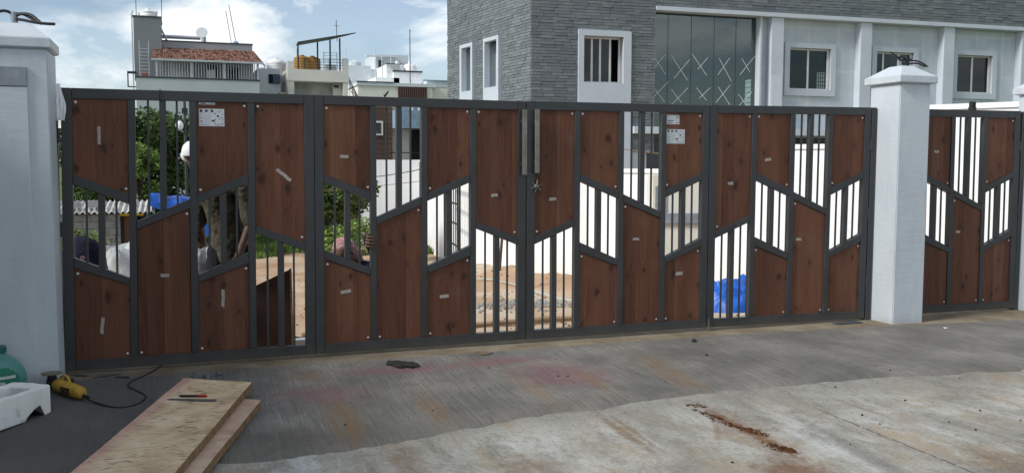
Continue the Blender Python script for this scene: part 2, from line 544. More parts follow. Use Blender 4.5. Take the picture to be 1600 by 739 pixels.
def ramp_mat():
    k = NM('brushed_dark_concrete')
    a = k.noise(k.co(), 1.5, 8, 0.66)
    br = k.noise(k.co((95, 2.0, 1), rot=(0, 0, 0.05)), 1.0, 5, 0.75, 0.3)
    br2 = k.noise(k.co((34, 1.1, 1), rot=(0, 0, -0.06)), 1.0, 4, 0.7)
    pit = k.noise(k.co((70, 9, 1)), 1.0, 3, 0.5)
    col = k.ramp(a, (0.30, (0.110, 0.105, 0.095)), (0.5, (0.164, 0.156, 0.140)), (0.70, (0.238, 0.225, 0.199)))
    col = k.mix(0.62, col, k.ramp(br, (0.34, 0.30), (0.66, 0.72)), 'OVERLAY')
    col = k.mix(0.40, col, k.ramp(br2, (0.34, 0.36), (0.66, 0.64)), 'OVERLAY')
    col = k.mix(k.math('MULTIPLY', k.rng(pit, 0.64, 0.70), 0.65), col, (0.045, 0.044, 0.042))
    # shade at the left end, painted into the cement colour
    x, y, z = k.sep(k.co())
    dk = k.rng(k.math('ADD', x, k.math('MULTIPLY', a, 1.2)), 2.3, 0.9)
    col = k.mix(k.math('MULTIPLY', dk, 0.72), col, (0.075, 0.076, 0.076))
    mo = k.noise(k.co(loc=(4, 1, 0)), 5.0, 8, .72)
    col = k.mix(k.math('MULTIPLY', k.rng(mo, .52, .68), .35), col, (0.13, 0.112, 0.085))
    # dusty lower margin
    lowm = k.math('MULTIPLY', k.rng(k.math('ADD', y, k.math('MULTIPLY', mo, .35)), -1.55, -1.95), .35)
    col = k.mix(lowm, col, (0.135, 0.122, 0.098))
    # pinkish powder stains
    pk = k.math('MAXIMUM', k.blob(2.45, -0.66, .62, .17, .1, .7), k.blob(1.75, -1.15, .40, .26, .3, .7))
    pk = k.math('MAXIMUM', pk, k.blob(3.60, -1.15, .50, .42, .5, .8))
    pk = k.math('MAXIMUM', pk, k.blob(3.25, -0.62, .55, .16, .0, .7))
    col = k.mix(k.math('MULTIPLY', pk, 0.50), col, (0.205, 0.082, 0.098))
    # rusty wheel streaks running down the slope
    rs = k.blob(1.80, -1.78, .14, .60, .03, .9, 14)
    rs = k.math('MAXIMUM', rs, k.math('MULTIPLY', k.blob(2.42, -1.7, .11, .5, .05, .9, 14), .8))
    rs = k.math('MAXIMUM', rs, k.math('MULTIPLY', k.blob(3.25, -1.4, .12, .7, .02, .9, 14), .55))
    rs = k.math('MAXIMUM', rs, k.math('MULTIPLY', k.blob(3.75, -1.3, .08, .6, .02, .9, 14), .55))
    rs = k.math('MAXIMUM', rs, k.math('MULTIPLY', k.blob(4.45, -1.3, .16, .8, .10, .9, 14), .75))
    rs = k.math('MAXIMUM', rs, k.math('MULTIPLY', k.blob(1.72, -.62, .16, .25, .05, .9, 14), .7))
    col = k.mix(k.math('MULTIPLY', rs, k.rng(br2, 0.35, 0.62)), col, (0.205, 0.122, 0.060))
    k.bump(k.math('ADD', k.math('MULTIPLY', br, 1.0), k.math('MULTIPLY', br2, 0.7)), 0.75, 0.010)
    return k.done(col, 0.85, 0.25)


def slab_mat():
    k = NM('pale_dusty_concrete')
    a = k.noise(k.co((1, 1, 1)), 1.3, 10, 0.70, .4)
    b = k.noise(k.co((3.4, .7, 1), rot=(0, 0, .22)), 1.2, 8, 0.68, .5)
    mid = k.noise(k.co((1.6, .8, 1), loc=(2, 5, 0)), 5.5, 8, 0.72, .3)
    c = k.noise(k.co(), 42, 6, 0.75)
    col = k.ramp(a, (0.30, (0.190, 0.180, 0.156)), (0.47, (0.305, 0.291, 0.252)), (0.66, (0.415, 0.405, 0.366)))
    col = k.mix(k.math('MULTIPLY', k.rng(b, 0.53, 0.66), k.rng(mid, .35, .62, .15, .85)), col, (0.485, 0.490, 0.475))
    col = k.mix(k.math('MULTIPLY', k.rng(b, 0.47, 0.34), 0.60), col, (0.190, 0.172, 0.138))
    col = k.mix(k.math('MULTIPLY', k.rng(mid, 0.50, 0.36), 0.45), col, (0.150, 0.140, 0.120))
    col = k.mix(k.math('MULTIPLY', k.rng(mid, 0.56, 0.68), 0.40), col, (0.50, 0.50, 0.48))
    o = k.noise(k.co((1.8, .7, 1), loc=(3, 7, 0), rot=(0, 0, .1)), 1.7, 8, 0.70)
    col = k.mix(k.math('MULTIPLY', k.rng(o, 0.50, 0.66), 0.62), col, (0.315, 0.235, 0.145))
    st = k.blob(4.22, -2.75, .075, .85, .02, .9, 16)
    st = k.math('MAXIMUM', st, k.math('MULTIPLY', k.blob(4.20, -2.85, .20, .85, .05, 1.0, 7), .45))
    st = k.math('MAXIMUM', st, k.math('MULTIPLY', k.blob(4.02, -3.50, .26, .34, .1, .9, 9), .9))
    col = k.mix(k.math('MULTIPLY', st, 0.88), col, (0.150, 0.068, 0.027))
    s2 = k.math('MAXIMUM', k.blob(3.45, -2.5, .05, .6, .03, .9, 18), k.math('MULTIPLY', k.blob(5.32, -3.85, .24, .60, .0, .8, 7), .9))
    s2 = k.math('MAXIMUM', s2, k.math('MULTIPLY', k.blob(3.52, -2.5, .03, .45, .03, .9, 18), .9))
    s2 = k.math('MAXIMUM', s2, k.math('MULTIPLY', k.blob(2.0, -2.75, .14, .8, .03, .9, 12), .8))
    s2 = k.math('MAXIMUM', s2, k.math('MULTIPLY', k.blob(2.65, -2.95, .30, .30, .03, .9, 8), .7))
    s2 = k.math('MAXIMUM', s2, k.math('MULTIPLY', k.blob(4.02, -2.70, .03, .30, .5, .8, 12), .7))
    col = k.mix(k.math('MULTIPLY', s2, 0.65), col, (0.165, 0.102, 0.052))
    dk = k.math('MAXIMUM', k.blob(4.9, -4.0, 1.5, .33, .1, .9, 5), k.blob(4.62, -3.25, .10, .9, .12, .9, 6))
    col = k.mix(k.math('MULTIPLY', dk, 0.50), col, (0.135, 0.135, 0.125))
    lt = k.blob(4.50, -3.05, .14, .8, .12, .9, 6)
    col = k.mix(k.math('MULTIPLY', lt, k.rng(mid, .40, .65, .05, .6)), col, (0.50, 0.51, 0.50))
    x, y, z = k.sep(k.co())
    ed = k.rng(k.math('ADD', y, k.math('MULTIPLY', k.math('SUBTRACT', mid, .5), 1.1)), -2.42, -1.98)
    col = k.mix(k.math('MULTIPLY', ed, .42), col, (0.165, 0.157, 0.140))
    # sawn joint running away from the gate
    wob = k.math('MULTIPLY', k.math('SUBTRACT', k.noise(k.co(), 7, 5, .7), .5), .05)
    dj = k.math('ABSOLUTE', k.math('SUBTRACT', k.math('ADD', x, wob), 4.985))
    jl = k.math('MULTIPLY', k.rng(dj, .012, .004), k.rng(y, -2.35, -2.6))
    jl = k.math('MULTIPLY', jl, k.rng(k.noise(k.co((1, 3, 1)), 6, 3), .35, .5))
    col = k.mix(k.math('MULTIPLY', jl, .8), col, (0.05, 0.045, 0.038))
    col = k.mix(k.math('MULTIPLY', k.rng(c, 0.54, 0.66), 0.60), col, (0.105, 0.097, 0.082))
    col = k.mix(k.math('MULTIPLY', k.rng(c, 0.44, 0.34), 0.40), col, (0.54, 0.54, 0.52))
    gr = k.noise(k.co((1, 1, 1), loc=(1, 2, 0)), 120, 3, 0.6)
    col = k.mix(k.math('MULTIPLY', k.rng(gr, 0.66, 0.70), 0.7), col, (0.06, 0.055, 0.046))
    k.bump(k.math('ADD', k.math('ADD', a, k.math('MULTIPLY', mid, .5)), k.math('MULTIPLY', c, .35)), 0.5, 0.012)
    return k.done(col, 0.9, 0.2)


def dirt_mat():
    k = NM('orange_dirt')
    a = k.noise(k.co((1, .5, 1)), 0.8, 5, 0.55)
    b = k.noise(k.co(), 14, 5, 0.7)
    col = k.ramp(a, (0.32, (0.36, 0.225, 0.135)), (0.50, (0.44, 0.31, 0.205)), (0.66, (0.54, 0.45, 0.35)))
    col = k.mix(k.math('MULTIPLY', k.rng(b, 0.58, 0.74), 0.3), col, (0.25, 0.155, 0.095))
    k.bump(b, 0.35, 0.02)
    return k.done(col, 0.95, 0.1)


def field_mat():
    k = NM('rough_grass_ground')
    a = k.noise(k.co(), 0.35, 8, 0.66)
    col = k.ramp(a, (0.38, (0.06, 0.10, 0.025)), (0.55, (0.11, 0.15, 0.045)), (0.68, (0.26, 0.20, 0.12)))
    return k.done(col, 0.95, 0.1)


def ply_mat():
    k = NM('weathered_plywood')
    a = k.noise(k.co((2.2, 2.2, 1), rnd=9), 2.0, 7, 0.65)
    g = k.noise(k.co((9, 55, 1), rnd=9), 1.0, 5, 0.7)
    col = k.ramp(a, (0.28, (0.40, 0.275, 0.165)), (0.5, (0.58, 0.435, 0.28)), (0.75, (0.70, 0.575, 0.41)))
    col = k.mix(0.5, col, k.ramp(g, (0.3, 0.36), (0.7, 0.64)), 'OVERLAY')
    ch = k.noise(k.co((13, 75, 1), loc=(3, 1, 0), rnd=9), 1.0, 3, 0.5)
    m1 = k.noise(k.co(loc=(5, 2, 0), rnd=9), 3.0, 4, 0.6)
    col = k.mix(k.math('MULTIPLY', k.math('MULTIPLY', k.rng(ch, 0.575, 0.64), k.rng(m1, .36, .56)), 0.9), col, (0.05, 0.033, 0.024))
    x, y, z = k.sep(k.co())
    e = k.math('ADD', x, k.math('MULTIPLY', a, 0.12))
    col = k.mix(k.math('MULTIPLY', k.rng(k.math('ADD', e, k.math('MULTIPLY', y, -.315)), 0.20, 0.05), 0.7), col, (0.46, 0.25, 0.215))
    k.bump(g, 0.35, 0.003)
    return k.done(col, 0.8, 0.2)


def ply_pink_mat():
    k = NM('pink_stained_plywood')
    a = k.noise(k.co((2.2, 2.2, 1), rnd=9), 2.6, 7, 0.65)
    g = k.noise(k.co((9, 55, 1), rnd=9), 1.0, 5, 0.7)
    col = k.ramp(a, (0.28, (0.33, 0.215, 0.155)), (0.5, (0.46, 0.325, 0.245)), (0.75, (0.57, 0.45, 0.33)))
    col = k.mix(0.5, col, k.ramp(g, (0.3, 0.36), (0.7, 0.64)), 'OVERLAY')
    return k.done(col, 0.8, 0.2)


def ply_edge_mat():
    k = NM('layered_plywood_edge')
    x, y, z = k.sep(k.co())
    lay = k.math('SINE', k.math('MULTIPLY', z, 900.0))
    a = k.noise(k.co(), 22, 5, 0.7)
    col = k.ramp(k.math('ADD', k.math('MULTIPLY', lay, 0.18), a), (0.3, (0.13, 0.080, 0.045)), (0.8, (0.36, 0.235, 0.13)))
    k.bump(a, .5, .006)
    return k.done(col, 0.9, 0.1)


def foam_mat():
    k = NM('dirty_polystyrene')
    vo = k.n('ShaderNodeTexVoronoi', feature='F1')
    k.l(k.co(), vo.inputs['Vector'])
    vo.inputs['Scale'].default_value = 170
    a = k.noise(k.co(), 9, 7, 0.7)
    col = k.ramp(a, (0.30, (0.84, 0.85, 0.83)), (0.58, (0.76, 0.76, 0.73)), (0.74, (0.33, 0.315, 0.28)))
    k.bump(vo.outputs['Distance'], 0.35, 0.004)
    return k.done(col, 0.85, 0.15)


def jug_mat():
    k = NM('teal_plastic')
    a = k.noise(k.co(), 5, 4, 0.6)
    col = k.ramp(a, (0.3, (0.045, 0.185, 0.165)), (0.7, (0.10, 0.285, 0.255)))
    k.b.inputs['Subsurface Weight'].default_value = 0.15
    return k.done(col, 0.35, 0.5)


MT['strip'] = strip_mat()
MT['ramp'] = ramp_mat()
MT['slab'] = slab_mat()
MT['dirt'] = dirt_mat()
MT['field'] = field_mat()
MT['ply'] = ply_mat()
MT['ply_pink'] = ply_pink_mat()
MT['ply_edge'] = ply_edge_mat()
MT['foam'] = foam_mat()
MT['jug'] = jug_mat()

# ------------------------------------------------------------------ mesh helpers


class MB:
    def __init__(s):
        s.v, s.f, s.mi = [], [], []

    def add(s, vs, fs, mi=0):
        b = len(s.v)
        s.v += [tuple(x) for x in vs]
        for f in fs:
            s.f.append(tuple(b + i for i in f))
            s.mi.append(mi)
        return s

    def box(s, x0, x1, y0, y1, z0, z1, mi=0, top=None):
        v = [(x0, y0, z0), (x1, y0, z0), (x1, y1, z0), (x0, y1, z0), (x0, y0, z1), (x1, y0, z1), (x1, y1, z1), (x0, y1, z1)]
        return s.add(v, [(0, 3, 2, 1), (4, 5, 6, 7), (0, 1, 5, 4), (1, 2, 6, 5), (2, 3, 7, 6), (3, 0, 4, 7)], mi)

    def hexa(s, b, t, mi=0):
        """b, t: four bottom and four top points, same order, counter-clockwise from above"""
        return s.add(list(b) + list(t), [(3, 2, 1, 0), (4, 5, 6, 7), (0, 1, 5, 4), (1, 2, 6, 5), (2, 3, 7, 6), (3, 0, 4, 7)], mi)

    def prism_xz(s, poly, y0, y1, mi=0):
        """poly in x,z counter-clockwise seen from -y"""
        n = len(poly)
        v = [(x, y0, z) for x, z in poly] + [(x, y1, z) for x, z in poly]
        f = [tuple(range(n)), tuple(range(2 * n - 1, n - 1, -1))]
        f += [((i + 1) % n, i, n + i, n + (i + 1) % n) for i in range(n)]
        return s.add(v, f, mi)

    def prism_xy(s, poly, z0, z1, mi=0):
        n = len(poly)
        v = [(x, y, z0) for x, y in poly] + [(x, y, z1) for x, y in poly]
        f = [tuple(range(n - 1, -1, -1)), tuple(range(n, 2 * n))]
        f += [(i, (i + 1) % n, n + (i + 1) % n, n + i) for i in range(n)]
        return s.add(v, f, mi)

    def tube(s, pts, r, n=8, mi=0, cap=True):
        pts = [Vector(p) for p in pts]
        rs = r if isinstance(r, (list, tuple)) else [r] * len(pts)
        b = len(s.v)
        prev = None
        for i, p in enumerate(pts):
            d = (pts[min(i + 1, len(pts) - 1)] - pts[max(i - 1, 0)])
            d = d.normalized() if d.length > 1e-9 else Vector((0, 0, 1))
            if prev is None:
                a = d.orthogonal().normalized()
            else:
                a = prev - d * prev.dot(d)
                a = a.normalized() if a.length > 1e-6 else d.orthogonal().normalized()
            prev = a
            c = d.cross(a)
            for j in range(n):
                t = 2 * math.pi * j / n
                s.v.append(tuple(p + (a * math.cos(t) + c * math.sin(t)) * rs[i]))
        for i in range(len(pts) - 1):
            for j in range(n):
                k = (j + 1) % n
                s.f.append((b + i * n + j, b + i * n + k, b + (i + 1) * n + k, b + (i + 1) * n + j))
                s.mi.append(mi)
        if cap:
            s.f.append(tuple(b + j for j in range(n - 1, -1, -1)))
            s.mi.append(mi)
            e = b + (len(pts) - 1) * n
            s.f.append(tuple(e + j for j in range(n)))
            s.mi.append(mi)
        return s

    def lathe(s, prof, c=(0, 0, 0), n=20, mi=0, sx=1.0, sy=1.0):
        b = len(s.v)
        for r, z in prof:
            for j in range(n):
                t = 2 * math.pi * j / n
                s.v.append((c[0] + r * sx * math.cos(t), c[1] + r * sy * math.sin(t), c[2] + z))
        for i in range(len(prof) - 1):
            for j in range(n):
                k = (j + 1) % n
                s.f.append((b + i * n + j, b + i * n + k, b + (i + 1) * n + k, b + (i + 1) * n + j))
                s.mi.append(mi)
        s.f.append(tuple(b + j for j in range(n - 1, -1, -1)))
        s.mi.append(mi)
        e = b + (len(prof) - 1) * n
        s.f.append(tuple(e + j for j in range(n)))
        s.mi.append(mi)
        return s

    def build(s, name, mats, parent=None, loc=None, bev=0.0, smooth=False, seg=1):
        me = bpy.data.meshes.new(name)
        me.from_pydata(s.v, [], s.f)
        mats = mats if isinstance(mats, (list, tuple)) else [mats]
        for q in mats:
            me.materials.append(MT[q] if isinstance(q, str) else q)
        if len(mats) > 1:
            me.polygons.foreach_set('material_index', s.mi)
        if bev:
            bm = bmesh.new()
            bm.from_mesh(me)
            bmesh.ops.bevel(bm, geom=[e for e in bm.edges if len(e.link_faces) == 2 and e.calc_face_angle(0) > 0.5], offset=bev, segments=seg, affect='EDGES', clamp_overlap=True)
            bm.to_mesh(me)
            bm.free()
        if smooth:
            me.polygons.foreach_set('use_smooth', [True] * len(me.polygons))
            try:
                me.set_sharp_from_angle(angle=math.radians(45))
            except Exception:
                pass
        me.update()
        o = bpy.data.objects.new(name, me)
        COL.objects.link(o)
        if parent:
            o.parent = parent
        if loc:
            o.location = loc
        return o


def thing(name, label, cat, loc=(0, 0, 0), rz=0.0, group=None):
    o = bpy.data.objects.new(name, None)
    COL.objects.link(o)
    o.location = loc
    o.rotation_euler = (0, 0, rz)
    o.empty_display_size = 0.1
    o['label'] = label
    o['category'] = cat
    if group:
        o['group'] = group
    return o


def tag(o, label, cat, group=None):
    o['label'] = label
    o['category'] = cat
    if group:
        o['group'] = group
    return o


def kind(o, k):
    o['kind'] = k
    return o


def share(o, name, parent, loc=None):
    """another object on the same mesh"""
    c = o.copy()
    COL.objects.link(c)
    c.name = name
    c.parent = parent
    if loc:
        c.location = loc
    return c


def lerp(a, b, t):
    return a + (b - a) * t


def interp(x, xs, ys):
    if x <= xs[0]:
        return ys[0]
    for i in range(len(xs) - 1):
        if x <= xs[i + 1]:
            return lerp(ys[i], ys[i + 1], (x - xs[i]) / (xs[i + 1] - xs[i]))
    return ys[-1]


def zf(y):
    """ground height on the street side of the gate"""
    if y > -0.30:
        return -0.03
    if y > -2.5:
        return -0.03 - 0.04 * (-0.30 - y)
    return max(-0.118 - 0.015 * (-2.5 - y), -0.30)


def zb(y):
    """ground height behind the gate"""
    return interp(y, [0, .5, 3, 20, 60], [-.05, -.05, -.4, -1.3, -1.3])


def nz(x, y, z=0.0):
    return mnoise.noise(Vector((x, y, z)))


# ------------------------------------------------------------------ ground
def sheet(name, xs, ys, zfun, mat):
    v, f = [], []
    for y in ys:
        for x in xs:
            v.append((x, y, zfun(x, y)))
    n = len(xs)
    for j in range(len(ys) - 1):
        for i in range(n - 1):
            f.append((j * n + i, j * n + i + 1, (j + 1) * n + i + 1, (j + 1) * n + i))
    b = MB()
    b.add(v, f)
    return kind(b.build(name, mat, smooth=True), 'structure')


def fr(a, b, n):
    return [a + (b - a) * i / n for i in range(n + 1)]


# far terrain to the horizon, the slab, then the ramp and the threshold each lying over the one below
sheet('terrain', [-900, -300, -100, -40, -12, 0, 12, 24, 40, 100, 300, 900], [-900, -300, -100, -40, -12, 0, 12, 24, 30, 40, 60, 100, 300, 900], lambda x, y: -1.36, 'field')
sheet('concrete_slab', [-40, -20] + fr(-9, 16, 100) + [24, 40], [-60, -40] + fr(-20, -1.2, 60), lambda x, y: zf(y) - 0.012 + 0.004 * nz(x * .6, y * .6), 'slab')


def ramp_sheet():
    xs = fr(-7, 14, 900)
    v, f = [], []
    cols = 26
    for x in xs:
        e = -2.06 + 0.10 * nz(x * 0.8, 3.3) + 0.075 * nz(x * 2.7, 1.1) + 0.030 * nz(x * 9, 7.1) + 0.014 * nz(x * 25, 2.2) + interp(x, [-1, 1.3, 3, 5, 7.4], [-.14, -.34, 0.03, 0.18, 0.02])
        for k in range(cols + 1):
            y = lerp(e, -0.28, k / cols)
            v.append((x, y, zf(y) + (0.003 if k else -0.014)))
    n = cols + 1
    for i in range(len(xs) - 1):
        for k in range(cols):
            f.append((i * n + k, (i + 1) * n + k, (i + 1) * n + k + 1, i * n + k + 1))
    b = MB()
    b.add(v, f)
    return kind(b.build('ramp', 'ramp', smooth=True), 'structure')


ramp_sheet()


def threshold():
    xs = fr(-7, 14, 420)
    v, f = [], []
    ys_n = 8
    for x in xs:
        e = -0.345 + 0.030 * nz(x * 1.3, 5.3) + 0.018 * nz(x * 5, 2.1) + interp(x, [1, 3.6, 6, 9], [0.0, 0.05, -0.02, -0.20])
        for k in range(ys_n + 1):
            y = lerp(e, 0.34, k / ys_n)
            z = -0.026 + 0.003 * nz(x * 3, y * 6)
            if k == 0:
                z = zf(y) - 0.004
            if k == ys_n:
                z = -0.14
            v.append((x, y, z))
    n = ys_n + 1
    for i in range(len(xs) - 1):
        for k in range(ys_n):
            f.append((i * n + k, (i + 1) * n + k, (i + 1) * n + k + 1, i * n + k + 1))
    b = MB()
    b.add(v, f)
    return kind(b.build('threshold', 'strip', smooth=True), 'structure')


threshold()


def zdirt(x, y):
    z = zb(y) + 0.04 * nz(x * .7, y * .7) + 0.02 * nz(x * 2.3, y * 2.3)
    if y < 1.0:
        z = zb(y) - 0.03
    # soil heaped along the foot of the side wall
    xw = wall_x(y)
    z += 0.30 * max(0.0, 1 - abs(x - xw) / 1.3) * min(1.0, max(0.0, (y - 4.5) / 3.0)) * min(1.0, max(0.0, (16 - y) / 6.0))
    return z


def wall_x(y):
    return interp(y, [.9, 8.2, 26], [10.9, 7.0, 9.1])


sheet('dirt_ground', fr(-14, 24, 120), [.2, .5, .8] + fr(1.2, 24, 90), zdirt, 'dirt')

# ------------------------------------------------------------------ gate leaves
CA, CB, CC, CD = (.040, .248), (.276, .485), (.514, .721), (.750, .9585)
LEAVES = [
    # TL, TR, BR, BL as (x, z); mirrored pattern?
    ((.018, 2.131), (1.877, 2.127), (1.863, .004), (-.023, -.009), False,
     'leftmost gate leaf next to the white rag, one white sticker high on it'),
    ((1.882, 2.127), (3.719, 2.120), (3.719, .008), (1.867, .003), False,
     'gate leaf gripped by a hand from behind, steel pull bar at its right edge'),
    ((3.727, 2.124), (5.579, 2.129), (5.580, .010), (3.728, .006), True,
     'charcoal gate leaf carrying the star shaped steel knob and two white printed stickers'),
    ((5.585, 2.132), (7.468, 2.150), (7.454, -.008), (5.586, .010), True,
     'gate leaf before the blue tarpaulin heap, hung beside the right pillar'),
    ((7.615, 2.146), (9.476, 2.157), (9.500, -.004), (7.630, .008), True,
     'gate leaf of the second gateway, partly behind the right pillar, black bolt on top'),
]
YF, YB = -0.030, 0.030
PANELS = {}


def make_leaf(i, spec):
    TL, TR, BR, BL, mir, label = spec
    ox = BL[0]
    t = thing('gate_leaf', label, 'gate', (ox, 0, 0), 0, 'wood and metal gate leaves')

    def P(u, v):
        if mir:
            u = 1 - u
        a = (lerp(TL[0], TR[0], u), lerp(TL[1], TR[1], u))
        b = (lerp(BL[0], BR[0], u), lerp(BL[1], BR[1], u))
        return (lerp(a[0], b[0], v) - ox, lerp(a[1], b[1], v))

    def poly(pts):
        q = [P(*p) for p in pts]
        ar = sum(q[k][0] * q[(k + 1) % len(q)][1] - q[(k + 1) % len(q)][0] * q[k][1] for k in range(len(q)))
        return q if ar > 0 else q[::-1]

    def member(name, pts, y0=YF, y1=YB, mat='frame', bev=0.003):
        b = MB()
        b.prism_xz(poly(pts), y0, y1)
        return b.build(name, mat, t, bev=bev)
    F = .036
    e = .0007
    member('stile', [(0, 0), (.04, 0), (.04, 1), (0, 1)])
    member('stile', [(.9585, 0), (1, 0), (1, 1), (.9585, 1)])
    member('top_rail', [(.04 + e, 0), (.9585 - e, 0), (.9585 - e, F), (.04 + e, F)])
    member('bottom_rail', [(.04 + e, .963), (.9585 - e, .963), (.9585 - e, 1), (.04 + e, 1)])
    for a, b in ((CA[1], CB[0]), (CB[1], CC[0]), (CC[1], CD[0])):
        member('mullion', [(a, F + e), (b, F + e), (b, .963 - e), (a, .963 - e)])
    A, B, C, D = CA, CB, CC, CD
    lo = .963

    def rail(c, l0, r0, l1, r1):
        member('slanted_rail', [(c[0] + e, l0), (c[1] - e, r0), (c[1] - e, r1), (c[0] + e, l1)])

    def panel(c, l0, r0, l1, r1, sc):
        g = .0 if i == 0 and c[1] - c[0] < .15 else .0003
        pts = [(c[0] + g, l0 + g), (c[1] - g, r0 + g), (c[1] - g, r1 - g), (c[0] + g, l1 - g)]
        bv = .004 if i == 0 and c[1] - c[0] < .15 else .001
        b = MB()
        b.prism_xz(poly(pts), -.0165, -.004)
        p = b.build('panel', 'wood', t, bev=bv)
        for (u, v) in sc:
            x, z = P(u, v)
            s = MB()
            s.lathe([(.0105, 0), (.0105, .0018), (.007, .0040), (.0001, .0046)], n=12)
            o = s.build('screw', 'screw', p, smooth=True)
            o.rotation_euler = (math.pi / 2, 0, 0)
            o.location = (x, -.0165, z)
        PANELS.setdefault(i, []).append((p, poly(pts)))
        return p

    def bars(c, l0, r0, l1, r1):
        def at(q, w, y0, y1, name, mat):
            u = lerp(c[0], c[1], q)
            ua, ub = u - w / 2, u + w / 2
            T = lambda uu: lerp(l0, r0, (uu - c[0]) / (c[1] - c[0])) + e
            Bt = lambda uu: lerp(l1, r1, (uu - c[0]) / (c[1] - c[0])) - e
            member(name, [(ua, T(ua)), (ub, T(ub)), (ub, Bt(ub)), (ua, Bt(ua))], y0, y1, mat, 0.002)
        at(.235, .0085, -.008, .008, 'thin_bar', 'thinbar')
        at(.505, .026, YF + .004, YB - .004, 'bar', 'frame')
        at(.770, .0085, -.008, .008, 'thin_bar', 'thinbar')
    su, sv = .013, .013
    # column A
    panel(A, F, F, .301, .373, [(A[0] + su, F + sv), (A[1] - su * .8, .373 - sv * 1.5)])
    rail(A, .301, .373, .334, .408)
    bars(A, .334, .408, .595, .674)
    rail(A, .595, .674, .630, .700)
    panel(A, .630, .700, lo, lo, [(A[0] + su, .630 + sv * 1.7), (A[1] - su, lo - sv)])
    # column B
    bars(B, F, F, .471, .392)
    rail(B, .471, .392, .499, .426)
    if i == 0:
        mid_u, mid_v = (B[0] + B[1]) / 2 - .004, (.499 + .426) / 2
        panel((B[0], mid_u), .499, mid_v, lo, lo, [(B[0] + su, lo - sv)])
        panel((mid_u, B[1]), mid_v, .426, lo, lo, [(B[1] - su, .426 + sv * 1.6)])
    else:
        panel(B, .499, .426, lo, lo, [(B[1] - su, .426 + sv * 1.6), (B[0] + su, lo - sv)])
    # column C
    panel(C, F, F, .380, .301, [(C[1] - su, F + sv), (C[0] + su, .380 - sv * 1.6)])
    rail(C, .380, .301, .409, .335)
    bars(C, .409, .335, .673, .595)
    rail(C, .673, .595, .702, .636)
    panel(C, .702, .636, lo, lo, [(C[1] - su, .636 + sv * 1.6), (C[0] + su, lo - sv)])
    # column D
    panel(D, F, F, .495, .565, [(D[0] + su, F + sv), (D[1] - su, .565 - sv * 1.6)])
    rail(D, .495, .565, .525, .597)
    bars(D, .525, .597, lo, lo)
    return t


LEAF = [make_leaf(i, s) for i, s in enumerate(LEAVES)]


def inside(q, x, z):
    c = True
    for k in range(len(q)):
        a, b = q[k], q[(k + 1) % len(q)]
        if (b[0] - a[0]) * (z - a[1]) - (b[1] - a[1]) * (x - a[0]) < 0:
            c = False
    return c


def panel_at(i, x, z):
    lx = x - LEAVES[i][3][0]
    for p, q in PANELS[i]:
        if inside(q, lx, z):
            return p, lx
    return PANELS[i][0][0], lx


# torn strips of masking tape left on the panels: leaf, x, z, length, width, angle from horizontal
for (i, x, z, L_, w_, a) in [(0, .27, 1.78, .135, .022, 90), (0, .25, .33, .125, .024, 84), (0, .71, .70, .062, .026, -3), (0, 1.14, .50, .14, .024, 88),
                             (0, 1.63, 1.48, .145, .026, -40), (1, 2.12, 1.63, .070, .026, -2), (1, 2.12, .51, .085, .028, 6), (1, 2.97, .43, .080, .028, 4),
                             (1, 3.43, 1.30, .062, .026, 2), (2, 3.98, 1.26, .068, .028, 2), (2, 4.82, .88, .064, .024, -5), (2, 5.28, .54, .072, .030, 4),
                             (3, 5.83, 1.39, .058, .028, 3), (3, 6.25, 1.62, .068, .028, 5), (3, 6.63, .83, .060, .026, -4), (4, 8.34, 1.71, .060, .026, 0), (4, 8.67, .86, .058, .026, -8)]:
    p, lx = panel_at(i, x, z)
    b = MB()
    n = 5
    ca, sa = math.cos(math.radians(a)), math.sin(math.radians(a))
    top, bot = [], []
    for k in range(n + 1):
        s = (k / n - .5) * L_
        j = U(-.0015, .0015)
        e0 = (.008 if k == 0 else 0) * U(-1, 1)
        top.append((s + e0, w_ / 2 + j))
        bot.append((s - e0, -w_ / 2 + j))
    q = [(lx + u * ca - v * sa, z + u * sa + v * ca) for u, v in bot + top[::-1]]
    b.prism_xz(q, -.0182, -.0168)
    b.build('tape', 'tape', p)


